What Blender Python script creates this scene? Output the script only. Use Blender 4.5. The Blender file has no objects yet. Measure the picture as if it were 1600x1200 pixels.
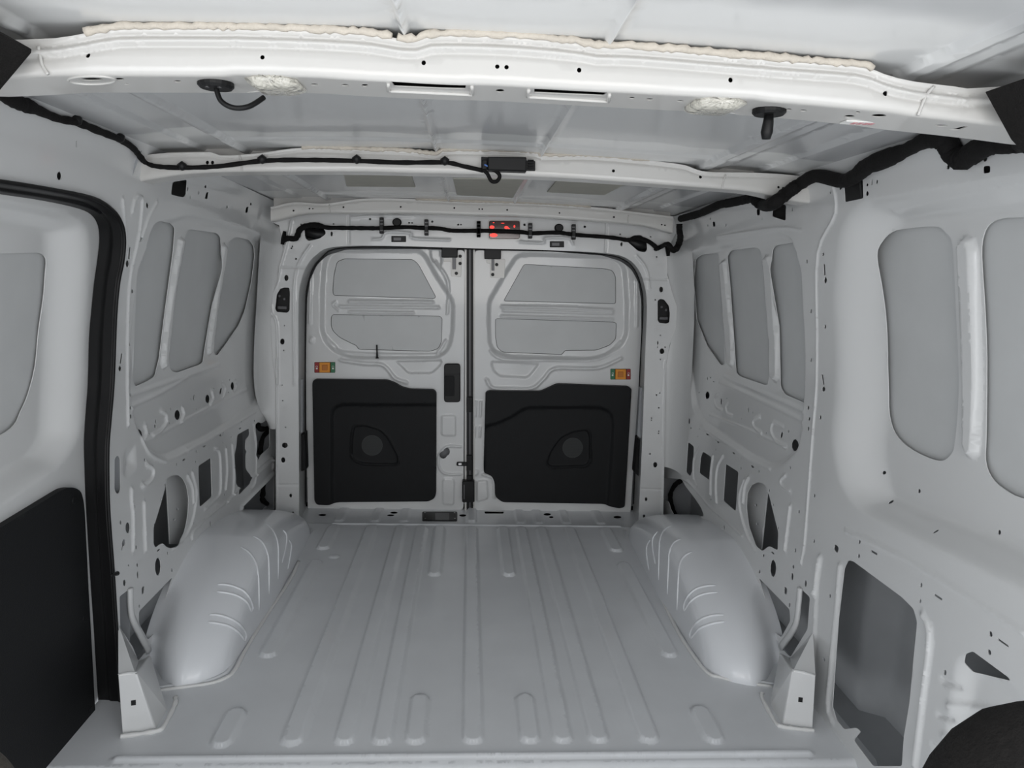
import bpy, math, random
import numpy as np
from mathutils import Vector, Matrix
from mathutils.geometry import delaunay_2d_cdt
random.seed(4); np.random.seed(4)
S = bpy.context.scene
COL = S.collection
R = math.radians

# ------------------------------------------------------------------ camera, daylight, exposure
CAMP = np.array((-0.032, 0.0, 1.117)); FPX = 1150.0
YAW, PITCH, ROLL = R(3.524), R(8.888), R(1.8)
_f = np.array((math.sin(YAW)*math.cos(PITCH), math.cos(YAW)*math.cos(PITCH), -math.sin(PITCH)))
_r0 = np.array((math.cos(YAW), -math.sin(YAW), 0.0)); _u0 = np.cross(_r0, _f)
_r = _r0*math.cos(ROLL)+_u0*math.sin(ROLL); _u = _u0*math.cos(ROLL)-_r0*math.sin(ROLL)
cd = bpy.data.cameras.new('camera'); cam = bpy.data.objects.new('camera', cd); COL.objects.link(cam)
cd.sensor_fit = 'HORIZONTAL'; cd.sensor_width = 36.0; cd.lens = 36.0*FPX/1600.0; cd.clip_start = 0.02
cam.matrix_world = Matrix(((_r[0], _u[0], -_f[0], CAMP[0]), (_r[1], _u[1], -_f[1], CAMP[1]), (_r[2], _u[2], -_f[2], CAMP[2]), (0, 0, 0, 1)))
S.camera = cam
W = bpy.data.worlds.new('World'); S.world = W; W.use_nodes = True
bg = W.node_tree.nodes['Background']; bg.inputs[0].default_value = (0.93, 0.965, 1.0, 1); bg.inputs[1].default_value = 1.35
def area(name, loc, rot, sx, sy, e, c):
    l = bpy.data.lights.new(name, 'AREA'); l.shape = 'RECTANGLE'; l.size = sx; l.size_y = sy; l.energy = e; l.color = c
    o = bpy.data.objects.new(name, l); COL.objects.link(o); o.location = loc; o.rotation_euler = rot; return o
area('windscreen_daylight', (0.0, -1.25, 1.12), (R(93), 0, 0), 1.5, 0.75, 12, (1.0, 0.955, 0.90))
area('cab_window_daylight', (-0.86, -0.45, 1.05), (R(90), 0, R(-62)), 0.8, 0.6, 4.5, (0.95, 0.97, 1.0))
area('cab_window_daylight', (0.86, -0.45, 1.05), (R(90), 0, R(62)), 0.8, 0.6, 4.5, (0.95, 0.97, 1.0))
S.view_settings.view_transform = 'Standard'; S.view_settings.look = 'None'
S.view_settings.exposure = 0.2; S.view_settings.gamma = 1.0; S.view_settings.use_curve_mapping = False
try:
    S.cycles.use_denoising = True; S.cycles.max_bounces = 10; S.cycles.diffuse_bounces = 7; S.cycles.glossy_bounces = 4
except Exception: pass

# ------------------------------------------------------------------ materials
def mat(name, c, rough=0.4, metal=0.0, coat=0.0, bump=0.0, bscale=200.0, var=0.0, vscale=3.0, emit=None, es=0.0, bdist=0.002, spec=0.5):
    m = bpy.data.materials.new(name); m.use_nodes = True; n = m.node_tree.nodes; L = m.node_tree.links
    b = n['Principled BSDF']; b.inputs['Base Color'].default_value = (*c, 1); b.inputs['Roughness'].default_value = rough
    b.inputs['Metallic'].default_value = metal; b.inputs['Coat Weight'].default_value = coat; b.inputs['Coat Roughness'].default_value = 0.08
    b.inputs['Specular IOR Level'].default_value = spec
    tc = n.new('ShaderNodeTexCoord')
    if bump:
        t = n.new('ShaderNodeTexNoise'); t.inputs['Scale'].default_value = bscale; t.inputs['Detail'].default_value = 3
        L.new(tc.outputs['Object'], t.inputs['Vector']); bp = n.new('ShaderNodeBump'); bp.inputs['Strength'].default_value = bump; bp.inputs['Distance'].default_value = bdist
        L.new(t.outputs['Fac'], bp.inputs['Height']); L.new(bp.outputs['Normal'], b.inputs['Normal'])
    if var:
        t = n.new('ShaderNodeTexNoise'); t.inputs['Scale'].default_value = vscale; t.inputs['Detail'].default_value = 4
        L.new(tc.outputs['Object'], t.inputs['Vector']); r = n.new('ShaderNodeValToRGB')
        r.color_ramp.elements[0].position = 0.35; r.color_ramp.elements[1].position = 0.68
        r.color_ramp.elements[0].color = (*[max(0, x*(1-var)) for x in c], 1); r.color_ramp.elements[1].color = (*c, 1)
        L.new(t.outputs['Fac'], r.inputs['Fac']); L.new(r.outputs['Color'], b.inputs['Base Color'])
    if emit: b.inputs['Emission Color'].default_value = (*emit, 1); b.inputs['Emission Strength'].default_value = es
    return m
PAINT = mat('white_body_paint', (0.67, 0.675, 0.675), 0.30, coat=0.5, bump=0.03, bscale=60, var=0.03, vscale=2)
FLOORP = mat('floor_body_paint', (0.70, 0.715, 0.735), 0.36, coat=0.3, bump=0.05, bscale=70, var=0.06, vscale=6)
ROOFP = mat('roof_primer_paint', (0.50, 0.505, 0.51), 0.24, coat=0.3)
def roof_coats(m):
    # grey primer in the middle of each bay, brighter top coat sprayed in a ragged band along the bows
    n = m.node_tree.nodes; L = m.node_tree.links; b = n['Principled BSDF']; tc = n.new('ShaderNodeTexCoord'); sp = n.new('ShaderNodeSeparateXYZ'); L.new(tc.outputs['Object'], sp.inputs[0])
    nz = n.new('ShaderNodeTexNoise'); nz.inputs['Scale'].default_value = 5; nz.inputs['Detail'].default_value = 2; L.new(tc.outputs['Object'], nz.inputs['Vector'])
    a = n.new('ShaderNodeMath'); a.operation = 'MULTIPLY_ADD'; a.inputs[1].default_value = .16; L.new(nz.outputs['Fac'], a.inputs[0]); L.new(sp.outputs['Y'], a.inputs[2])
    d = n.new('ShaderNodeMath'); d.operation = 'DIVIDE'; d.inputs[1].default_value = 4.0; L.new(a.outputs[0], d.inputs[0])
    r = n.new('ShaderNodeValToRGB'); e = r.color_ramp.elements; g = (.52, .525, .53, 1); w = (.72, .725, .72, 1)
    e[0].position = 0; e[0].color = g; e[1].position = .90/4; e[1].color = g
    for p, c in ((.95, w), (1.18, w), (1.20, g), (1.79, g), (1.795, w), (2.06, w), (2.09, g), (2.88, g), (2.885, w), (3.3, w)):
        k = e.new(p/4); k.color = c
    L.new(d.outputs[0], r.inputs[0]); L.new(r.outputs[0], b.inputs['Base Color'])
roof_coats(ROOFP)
BEAMP = mat('roof_bow_paint', (0.56, 0.55, 0.53), 0.3, coat=0.4)
ARCHP = mat('wheel_arch_paint', (0.76, 0.775, 0.80), 0.32, coat=0.4, var=.03, vscale=4)
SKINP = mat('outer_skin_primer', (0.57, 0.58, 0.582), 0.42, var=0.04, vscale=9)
SHADEC = mat('cavity_shade_grey', (0.40, 0.41, 0.42), 0.5, var=.08, vscale=12)  # cavity shade put into the colour: same skin, painted darker
DARKC = mat('cavity_dark_grey', (0.30, 0.31, 0.325), 0.6)  # dark grey for light stops and plates behind openings, also hinge covers
FOAM = mat('cream_sealant', (0.58, 0.53, 0.46), 0.75, bump=0.8, bscale=180, var=0.12, vscale=40)
SEALER = mat('white_seam_sealer', (0.74, 0.74, 0.73), 0.5, bump=0.3, bscale=60)
RUB = mat('black_rubber', (0.007, 0.007, 0.0075), 0.45, spec=0.25, bump=0.1, bscale=150)
TAPE = mat('black_cloth_tape', (0.006, 0.0055, 0.0055), 0.85, spec=0.25, bump=0.6, bscale=260)
PLA = mat('black_plastic', (0.009, 0.009, 0.0095), 0.42, spec=0.25)
TRIM = mat('grained_black_trim', (0.009, 0.0095, 0.0105), 0.6, spec=0.25, bump=0.5, bscale=420, bdist=0.001)
GRI = mat('speaker_mesh_plastic', (0.02, 0.023, 0.023), 0.5)
FAB = mat('charcoal_seat_fabric', (0.010, 0.009, 0.0085), 0.95, spec=0.25, bump=0.9, bscale=330, var=0.3, vscale=160)
FABB = mat('brown_grey_seat_fabric', (0.05, 0.042, 0.033), 0.95, bump=0.9, bscale=330, var=0.3, vscale=160)
BEIGE = mat('beige_damping_pad', (0.42, 0.41, 0.36), 0.7, var=0.06, vscale=30)
REDL = mat('red_lamp_lens', (0.04, 0.002, 0.002), 0.12, coat=0.6)
REDG = mat('red_lamp_glow', (0.5, 0.01, 0.01), 0.2, emit=(1.0, 0.04, 0.02), es=0.7)
ORA = mat('amber_switch_plastic', (0.75, 0.28, 0.015), 0.4)
REDS = mat('red_sticker', (0.30, 0.02, 0.02), 0.5)
GRN = mat('green_sticker', (0.03, 0.17, 0.08), 0.5)
WHT = mat('white_print', (0.75, 0.75, 0.73), 0.6)
PINK = mat('pink_print', (0.6, 0.28, 0.30), 0.6)
BLU = mat('blue_wire', (0.10, 0.22, 0.6), 0.5)
MET = mat('zinc_metal', (0.55, 0.55, 0.56), 0.3, metal=1.0)
DMET = mat('dark_mechanism_metal', (0.10, 0.10, 0.105), 0.4, metal=0.6)
GAFF = mat('clear_film', (0.50, 0.485, 0.43), 0.12, coat=1.0, bump=1.0, bscale=60, bdist=0.01)

# ------------------------------------------------------------------ measuring: photo point -> point on a real surface
def V(o, s, pts): return [(o[0]+s*p[0], o[1]+s*p[1]) for p in pts]
VW = dict(A=((0, 0), .5), B=((800, 0), .5), C=((0, 200), .4), D=((0, 680), .4332), E=((1120, 200), .4), F=((1120, 680), .4332),
          G=((420, 300), .25), H=((720, 300), .25), I=((420, 560), .25), J=((720, 560), .25), K=((180, 780), .3875), L=((700, 780), .3875),
          M=((160, 560), .25), N=((1020, 560), .25), O=((380, 200), .2125), P=((700, 200), .25), Q=((180, 200), .18337), R=((1020, 200), .2),
          S=((400, 760), .2125), T=((720, 760), .225), a=((180, 600), .2), b=((160, 820), .2335), c=((1120, 820), .2835), d=((330, 640), 1/6.),
          e=((0, 0), .25), f=((1100, 60), .3125), g=((1280, 840), .3), h=((670, 370), .1083), x=((0, 0), 1.0), i=((560, 40), .3125), j=((1040, 80), .35), k=((380, 290), .3), l=((980, 290), .3))
def v(k, pts): return V(VW[k][0], VW[k][1], pts)
def hit(pts, F, t0=0.15, t1=7.0):
    """walk each sight line to the surface F(P)=0 (F<0 inside the van)"""
    p = np.array(pts, float); d = _f[None]+_r[None]*((p[:, 0]-800)/FPX)[:, None]-_u[None]*((p[:, 1]-600)/FPX)[:, None]
    lo = np.full(len(p), t0); hi = np.full(len(p), t1)
    for _ in range(46):
        m = (lo+hi)/2; q = F(CAMP[None]+d*m[:, None]); neg = q < 0
        lo = np.where(neg, m, lo); hi = np.where(neg, hi, m)
    return CAMP[None]+d*((lo+hi)/2)[:, None]
def hit_first(pts, F, t0=0.3, t1=5.0, n=500):
    p = np.array(pts, float); out = []
    for q in p:
        d = _f+_r*((q[0]-800)/FPX)-_u*((q[1]-600)/FPX); t = np.linspace(t0, t1, n); g = F(CAMP[None]+d[None]*t[:, None]); k = np.where(g > 0)[0]
        if not len(k) or k[0] == 0: continue
        lo, hi = t[k[0]-1], t[k[0]]
        for _ in range(12):
            m = (lo+hi)/2
            if F((CAMP+d*m)[None])[0] > 0: hi = m
            else: lo = m
        out.append(CAMP+d*hi)
    return np.array(out).reshape(-1, 3)
def smooth(x): x = np.clip(x, 0, 1); return x*x*(3-2*x)
PZ = np.array([-.2, .0, .3, .55, .80, .92, 1.0, 1.1, 1.2, 1.28, 1.345, 1.372, 1.40, 1.45]); PX = np.array([.895, .90, .90, .902, .905, .896, .884, .868, .852, .843, .834, .815, .772, .72])
_zz = np.linspace(-.2, 1.45, 400); _pp = np.interp(_zz, PZ, PX); _pp = np.convolve(np.pad(_pp, 5, 'edge'), np.ones(11)/11, 'valid')
def prof(z): return np.interp(z, _zz, _pp)
def Fwall(s, off=0.0): return lambda P: s*P[:, 0]-prof(P[:, 2])-off
def Fy(y): return lambda P: P[:, 1]-y
def Fz(z): return lambda P: z-P[:, 2]
def wy(s, pts, off=0.0):                      # photo outline -> (depth, height) on a side wall
    P = hit(pts, Fwall(s, off)); return P[:, 1:3]
def xz(pts, y): P = hit(pts, Fy(y)); return P[:, [0, 2]]
def xy(pts, z=0.0): P = hit(pts, Fz(z)); return P[:, :2]

# ------------------------------------------------------------------ outlines
def ell(cx, cy, rx, ry, n=12, rot=0.0):
    c, s = math.cos(rot), math.sin(rot)
    return [(cx+rx*math.cos(a)*c-ry*math.sin(a)*s, cy+rx*math.cos(a)*s+ry*math.sin(a)*c) for a in [2*math.pi*i/n for i in range(n)]]
def rnd(p, r, n=3):
    """round the corners of a closed outline"""
    p = np.array(p, float); out = []; N = len(p)
    for i in range(N):
        a, b, c = p[i-1], p[i], p[(i+1) % N]; d1 = a-b; d2 = c-b; l1 = np.linalg.norm(d1)+1e-9; l2 = np.linalg.norm(d2)+1e-9
        k = min(r, l1*.45, l2*.45); s = b+d1/l1*k; e = b+d2/l2*k
        for j in range(n+1):
            t = j/n; out.append((1-t)**2*s+2*t*(1-t)*b+t*t*e)
    return np.array(out)
def rect(x0, y0, x1, y1): return [(x0, y0), (x1, y0), (x1, y1), (x0, y1)]
def resample(p, step, closed=True):
    p = np.array(p, float); q = np.vstack([p, p[:1]]) if closed else p; out = []
    for a, b in zip(q[:-1], q[1:]):
        n = max(1, int(round(np.linalg.norm(b-a)/step)))
        for i in range(n): out.append(a+(b-a)*i/n)
    if not closed: out.append(q[-1])
    return np.array(out)
def inside(p, P):
    x, y = P[:, 0], P[:, 1]; r = np.zeros(len(P), bool); N = len(p)
    for i in range(N):
        x1, y1 = p[i-1]; x2, y2 = p[i]
        if y1 == y2: continue
        r ^= ((y1 > y) != (y2 > y)) & (x < (x2-x1)*(y-y1)/(y2-y1)+x1)
    return r
def pdist(p, P, closed=True):
    d = np.full(len(P), 1e9); N = len(p)
    for i in range(0 if closed else 1, N):
        a = p[i-1]; b = p[i]; ab = b-a; l = max(ab@ab, 1e-12)
        t = np.clip(((P-a)@ab)/l, 0, 1); q = P-a-t[:, None]*ab; d = np.minimum(d, np.hypot(q[:, 0], q[:, 1]))
    return d
def catmull(p, n=6, closed=False):
    p = [np.array(q, float) for q in p]; N = len(p); out = []
    rng = range(N) if closed else range(N-1)
    for i in rng:
        if closed: a, b, c, d = p[i-1], p[i], p[(i+1) % N], p[(i+2) % N]
        else: a, b, c, d = p[max(i-1, 0)], p[i], p[i+1], p[min(i+2, N-1)]
        for j in range(n):
            t = j/n; out.append(.5*((2*b)+(c-a)*t+(2*a-5*b+4*c-d)*t*t+(3*b-a-3*c+d)*t**3))
    if not closed: out.append(p[-1])
    return np.array(out)
class Relief:
    """pressed-metal relief: pads (raised or sunk areas with sloped flanks) and ridges"""
    def __init__(s): s.f = []
    def pad(s, poly, h, ramp=.01, k=1.0): s.f.append(('p', np.array(poly, float), h, ramp, k)); return s
    def ridge(s, line, h, w, closed=False): s.f.append(('r', np.array(line, float), h, w, closed)); return s
    def h(s, P):
        out = np.zeros(len(P))
        for f in s.f:
            p = f[1]; g = f[3]+.002; lo = p.min(0)-g; hi = p.max(0)+g
            k = np.where((P[:, 0] > lo[0]) & (P[:, 0] < hi[0]) & (P[:, 1] > lo[1]) & (P[:, 1] < hi[1]))[0]
            if not len(k): continue
            Q = P[k]
            if f[0] == 'p':
                ins = inside(p, Q); d = pdist(p*(f[4], 1), Q*(f[4], 1)); out[k] += np.where(ins, f[2]*smooth(d/f[3]), 0)
            else:
                d = pdist(p, Q, f[4]); out[k] += f[2]*smooth(1-d/f[3])
        return out
    def pts(s, step):
        o = []
        for f in s.f:
            if f[0] == 'p':
                q = resample(f[1], step*.8); o.append(q)
                if f[3] < .03:
                    nx = np.roll(q, -1, 0)-np.roll(q, 1, 0); nx = np.stack([-nx[:, 1], nx[:, 0]], 1); nx /= (np.linalg.norm(nx, axis=1)[:, None]+1e-9)
                    for sg in (1, -1):
                        w = q+nx*sg*f[3]; w = w[inside(f[1], w)]
                        if len(w): w = w[pdist(f[1], w) > f[3]*.8]; o.append(w)
            else:
                q = resample(f[1], step*.8, f[4]); o.append(q)
                nx = np.gradient(q, axis=0); nx = np.stack([-nx[:, 1], nx[:, 0]], 1); nx /= (np.linalg.norm(nx, axis=1)[:, None]+1e-9)
                for sg in (1, -.5, .5, -1): o.append(q+nx*sg*f[3])
        return np.vstack(o) if o else np.zeros((0, 2))

# ------------------------------------------------------------------ mesh helpers
def link(name, me, m, parent=None, smoothf=True):
    me.materials.append(m)
    if smoothf: me.shade_smooth()
    o = bpy.data.objects.new(name, me); COL.objects.link(o)
    if parent is not None: o.parent = parent; o.matrix_parent_inverse = parent.matrix_world.inverted()
    return o
def mesh(name, vs, fs, m, parent=None, smoothf=True):
    me = bpy.data.meshes.new(name); me.from_pydata([tuple(map(float, q)) for q in vs], [], [tuple(int(i) for i in f) for f in fs]); me.update()
    return link(name, me, m, parent, smoothf)
def tag(o, label=None, cat=None, group=None, kind=None):
    if label: o['label'] = label
    if cat: o['category'] = cat
    if group: o['group'] = group
    if kind: o['kind'] = kind
    return o
def struct(o, label, cat=None): return tag(o, label, cat, None, 'structure')
def empty(name, loc=(0, 0, 0)):
    o = bpy.data.objects.new(name, None); o.location = loc; COL.objects.link(o); o.empty_display_size = .05
    o.matrix_world = Matrix.Translation(loc); return o
def sheet(name, mapf, outer, holes, rel, step, m, rim=.008, parent=None, flip=False, thick_outer=True):
    """one pressed sheet: outer outline, true cut-outs, relief, turned edges"""
    outer = np.array(outer, float); holes = [np.array(h, float) for h in holes]
    lo, hi = outer.min(0), outer.max(0)
    gx = np.arange(lo[0], hi[0], step); gy = np.arange(lo[1], hi[1], step)
    Gp = np.stack(np.meshgrid(gx, gy), -1).reshape(-1, 2); Gp = Gp+np.random.uniform(-.08, .08, Gp.shape)*step
    ex = rel.pts(step) if rel else np.zeros((0, 2))
    if len(ex):                                   # drop grid points that crowd a contour
        cell = {}
        key = np.floor(ex/(step*.45)).astype(int); ks = set(map(tuple, key))
        kg = np.floor(Gp/(step*.45)).astype(int); Gp = Gp[[tuple(k) not in ks for k in kg]]
        _, ui = np.unique(np.round(ex/(step*.12)).astype(int), axis=0, return_index=True); ex = ex[ui]
    cons = [resample(outer, step)]+[resample(h, max(step*.9, .002)) if len(h) < 9 else h for h in holes]
    P = np.vstack([Gp, ex]) if len(ex) else Gp
    P = P[inside(outer, P)]
    for hh in holes:
        l2, h2 = hh.min(0), hh.max(0)
        nb = (P[:, 0] > l2[0]) & (P[:, 0] < h2[0]) & (P[:, 1] > l2[1]) & (P[:, 1] < h2[1])
        k = np.where(nb)[0]
        if len(k): kk = k[inside(hh, P[k])]; P = np.delete(P, kk, 0)
    pts = [P]; edges = []; n = len(P)
    for c in cons:
        pts.append(c); m_ = len(c); edges += [(n+i, n+(i+1) % m_) for i in range(m_)]; n += m_
    A = np.vstack(pts)
    r = delaunay_2d_cdt([Vector(q) for q in A], edges, [], 0, 1e-6)
    vs = np.array([tuple(q) for q in r[0]]); fs = np.array(r[2])
    c = vs[fs].mean(1); keep = inside(outer, c)
    for hh in holes:
        l2, h2 = hh.min(0), hh.max(0); k = np.where((c[:, 0] > l2[0]) & (c[:, 0] < h2[0]) & (c[:, 1] > l2[1]) & (c[:, 1] < h2[1]))[0]
        if len(k): keep[k[inside(hh, c[k])]] = False
    ar = vs[fs]; ar = np.abs((ar[:, 1, 0]-ar[:, 0, 0])*(ar[:, 2, 1]-ar[:, 0, 1])-(ar[:, 1, 1]-ar[:, 0, 1])*(ar[:, 2, 0]-ar[:, 0, 0]))
    fs = fs[keep & (ar > 1e-10)]
    used = np.unique(fs); mp = -np.ones(len(vs), int); mp[used] = np.arange(len(used)); vs = vs[used]; fs = mp[fs]
    h = rel.h(vs) if rel else np.zeros(len(vs)); top = mapf(vs[:, 0], vs[:, 1], h)
    if flip: fs = fs[:, ::-1]
    verts = [top]; faces = [tuple(f) for f in fs]
    if rim:
        E = np.sort(np.vstack([fs[:, [0, 1]], fs[:, [1, 2]], fs[:, [2, 0]]]), 1); D = np.vstack([fs[:, [0, 1]], fs[:, [1, 2]], fs[:, [2, 0]]])
        code = E[:, 0].astype(np.int64)*len(vs)+E[:, 1]; _, idx, cnt = np.unique(code, return_index=True, return_counts=True)
        B = D[idx[cnt == 1]]; bv = np.unique(B); m2 = {q: i for i, q in enumerate(bv)}
        t2 = top[bv]; b2 = mapf(vs[bv, 0], vs[bv, 1], h[bv]-rim); n0 = len(top); n1 = n0+len(bv); verts += [t2, b2]
        for a, b in B: faces.append((n0+m2[b], n0+m2[a], n1+m2[a], n1+m2[b]))
    return mesh(name, np.vstack(verts), faces, m, parent)
def tube(name, pts, r, m, parent=None, seg=8, lump=0.0, flat=1.0, cap=True, n=0, closed=False):
    p = catmull(pts, n, closed) if n else np.array(pts, float); N = len(p); rr = np.broadcast_to(np.array(r, float), (N,)) if np.ndim(r) == 0 or len(r) == N else np.interp(np.linspace(0, 1, N), np.linspace(0, 1, len(r)), r)
    T = (np.roll(p, -1, 0)-np.roll(p, 1, 0)) if closed else np.gradient(p, axis=0); T /= (np.linalg.norm(T, axis=1)[:, None]+1e-12); up = np.array((0.03, 0.02, 1.0)) if abs(T[0][2]) < .9 else np.array((0, 1.0, 0))
    vs = []; fs = []; s = np.cross(T[0], up); s /= np.linalg.norm(s)
    for i in range(N):
        s = s-T[i]*(s@T[i]); s /= (np.linalg.norm(s)+1e-12); w = np.cross(s, T[i]); k = rr[i]*(1+lump*random.uniform(-1, 1))
        for j in range(seg):
            a = 2*math.pi*j/seg; vs.append(p[i]+s*k*math.cos(a)+w*k*flat*math.sin(a))
    for i in range(N if closed else N-1):
        for j in range(seg):
            a = i*seg+j; b = i*seg+(j+1) % seg; c2 = ((i+1) % N)*seg+(j+1) % seg; d2 = ((i+1) % N)*seg+j; fs.append((a, b, c2, d2))
    if cap and not closed: fs.append(tuple(range(seg))[::-1]); fs.append(tuple((N-1)*seg+j for j in range(seg)))
    return mesh(name, vs, fs, m, parent)
def prism(name, poly, frame, depth, m, parent=None, bev=.0, smoothf=False):
    """solid plate: outline in (a,b), frame(a,b,c)->xyz, c from 0 (back) to depth (towards the cargo space), chamfered front edge"""
    p = np.array(poly, float); N = len(p); c = p.mean(0); k = p
    if bev:
        d = np.roll(p, -1, 0)-np.roll(p, 1, 0); nn = np.stack([-d[:, 1], d[:, 0]], 1); nn /= (np.linalg.norm(nn, axis=1)[:, None]+1e-9)
        area2 = np.sum(p[:, 0]*np.roll(p[:, 1], -1)-np.roll(p[:, 0], -1)*p[:, 1]); k = p+nn*bev*(1 if area2 > 0 else -1)
    vs = [frame(q[0], q[1], 0) for q in p]+[frame(q[0], q[1], depth-bev) for q in p]+[frame(q[0], q[1], depth) for q in k]
    fs = [tuple(range(N))[::-1]]+[(i, (i+1) % N, N+(i+1) % N, N+i) for i in range(N)]+[(N+i, N+(i+1) % N, 2*N+(i+1) % N, 2*N+i) for i in range(N)]+[tuple(2*N+i for i in range(N))]
    return mesh(name, vs, fs, m, parent, smoothf)
def fy(y): return lambda a, b, c: (a, y-c, b)          # plate on a wall across the van, front towards the cab
def fwall(s, off=0.0): return lambda a, b, c: (s*(float(prof(b))+off-c), a, b)
def fzu(z): return lambda a, b, c: (a, b, z+c)
def fzd(z): return lambda a, b, c: (a, b, z-c)
def text(name, body, size, mtx, m, parent):
    cu = bpy.data.curves.new(name, 'FONT'); cu.body = body; cu.size = size; cu.align_x = 'CENTER'; cu.align_y = 'CENTER'; cu.extrude = .0002; cu.resolution_u = 2
    o = bpy.data.objects.new(name, cu); COL.objects.link(o); cu.materials.append(m); o.parent = parent; o.matrix_world = mtx; return o

# ================================================================== FLOOR
fr = Relief()
def rib(x, y0, y1, w=.026, h=.009):
    e = [(x+w*math.cos(a), y0+w*1.1*(1+math.sin(a))) for a in np.linspace(math.pi, 2*math.pi, 9)]+[(x+w*math.cos(a), y1-w*1.1*(1-math.sin(a))) for a in np.linspace(0, math.pi, 9)]
    fr.pad(e, h, .0065)
for sx in (1, -1):
    rib(sx*.137, 1.592, 1.80); rib(sx*.216, 1.592, 3.075); rib(sx*.304, 1.592, 3.075); rib(sx*.427, 1.59, 3.075, .028)
    rib(sx*.588, 1.585, 1.742, .027); rib(sx*.586, 1.985, 2.69, .027); rib(sx*.588, 2.80, 3.075, .028); rib(sx*.137, 2.555, 3.075, .026)
rib(0, 1.592, 3.075, .027)
fr.ridge([(-.80, 1.548), (.80, 1.55)], .010, .012)                     # cross bead at the front edge
fr.pad(rnd([(-.97, 1.18), (.97, 1.18), (.97, 1.525), (-.97, 1.525)], .01), -.012, .012)
for x in (-.304, -.216, 0, .216, .304, .427, -.427): fr.pad(ell(x, 1.44, .028, .075, 16), .007, .012)
fr.ridge([(-.60, 3.098), (.66, 3.098)], .006, .008)
fr.pad(rect(-.95, 3.108, .95, 3.40), -.010, .008)
for p in v('K', [(900, 78), (1048, 78), (1162, 80), (1440, 82)])+v('L', [(95, 82), (293, 82), (367, 84), (478, 86), (618, 88)]):
    q = hit([p], Fz(0))[0]; fr.pad([(q[0]+.024*math.cos(a), 3.15+.024*(1+math.sin(a))) for a in np.linspace(math.pi, 2*math.pi, 9)]+[(q[0]+.024, 3.36), (q[0]-.024, 3.36)], .006, .008)
dim = xy(v('K', [(883, 231)]))[0]; fr.pad(ell(dim[0], dim[1], .022, .022, 14), .004, .008)
for k, q in (('K', [(790, 118), (786, 150), (800, 125)]), ('L', [(712, 125), (712, 160)]), ('L', [(768, 128), (768, 165)])): fr.ridge(xy(v(k, q)), .004, .005)
sillholes = []
for k, e in (('S', (488, 208, 30, 10)), ('S', (1014, 192, 28, 9)), ('S', (990, 211, 28, 8)), ('S', (1520, 212, 26, 10)), ('T', (600, 193, 26, 10)), ('T', (628, 212, 16, 8)), ('T', (1088, 212, 28, 10))):
    sillholes.append(xy(v(k, ell(*e, n=14)), -.01))
sillholes.append(xy(v('T', rnd(rect(165, 169, 298, 189), 9)), -.01))
fo = sheet('floor', lambda a, b, h: np.stack([a, b, h], 1), rect(-.95, .95, .95, 3.36), sillholes, fr, .008, FLOORP, rim=.002)
struct(fo, 'pale grey painted steel cargo floor with long pressed ribs running to the rear doors', 'floor')
_b = [(-.95, 3.085), (.95, 3.085), (.95, 3.39), (-.95, 3.39)]; mesh('sill_light_stop', [(x, y, -.07) for x, y in _b]+[(x, y, -.006 if y < 3.2 else .0) for x, y in _b], [(0, 1, 2, 3)]+[(i, (i+1) % 4, 4+(i+1) % 4, 4+i) for i in range(4)], PLA, fo, False)  # added black tray, stops light from below showing in the sill holes
sp = empty('striker_plate', (-.14, 3.2, -.01)); tag(sp, 'black rectangular lock striker plate set in the floor sill below the meeting doors', 'plate')
q = xy(v('S', rnd(rect(1222, 184, 1480, 248), 8)), -.004)
prism('plate', q, fzu(-.011), .007, PLA, sp, .002)
q = xy(v('S', rect(1318, 192, 1420, 242)), .0); prism('inlay', q, fzu(-.004), .002, DMET, sp)
for p in v('S', [(1243, 196), (1243, 238), (1460, 196), (1462, 238)]):
    q = xy([p], -.004)[0]; prism('screw', ell(q[0], q[1], .004, .004, 8), fzu(-.004), .0025, MET, sp)

# ================================================================== OUTER SKIN behind the side walls
def skin(s, name):
    ys = np.arange(.3 if s > 0 else 1.86, 3.5, .04); zs = np.arange(-.15, 1.47, .03); vs = []; fs = []
    for y in ys:
        for z in zs:
            up = smooth(np.array([(z-.64)/.08]))[0]*smooth(np.array([(1.30-z)/.04]))[0]
            deep = .15 if y > 1.75 else .20
            near = smooth(np.array([(1.80-y)/.1]))[0]
            o = deep*(1-up)+(.027*(1-near)+.066*near)*up
            vs.append((s*(prof(z)+o), y, z))
    n = len(zs)
    for i in range(len(ys)-1):
        for j in range(n-1): a = i*n+j; fs.append((a, a+1, a+n+1, a+n) if s > 0 else (a, a+n, a+n+1, a+1))
    o = mesh(name, vs, fs, SKINP); o.data.materials.append(SHADEC)
    for p in o.data.polygons: p.material_index = 1 if p.center.z < .66 else 0  # lower faces get the shade-darkened colour
    W_ = lambda y, z, d: (s*(float(prof(z))+d), y, z)
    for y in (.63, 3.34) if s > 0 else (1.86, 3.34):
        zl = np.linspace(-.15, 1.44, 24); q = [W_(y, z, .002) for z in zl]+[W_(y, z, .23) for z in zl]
        mesh('cavity_light_stop_end', q, [(i, i+1, 24+i+1, 24+i) for i in range(23)], DARKC, o, False)  # added end plate, keeps daylight out of the wall cavity
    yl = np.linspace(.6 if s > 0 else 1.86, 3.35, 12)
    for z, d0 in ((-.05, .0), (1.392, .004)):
        q = [W_(y, z, d0) for y in yl]+[W_(y, z+.02, .24) for y in yl]; mesh('cavity_light_stop_strip', q, [(i, i+1, 12+i+1, 12+i) for i in range(11)], SHADEC, o, False)  # added strips, close the cavity against stray light
    return o
skr = skin(1, 'wall_right_outer_skin'); struct(skr, 'grey outer body skin seen through the openings of the right wall', 'wall')
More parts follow.
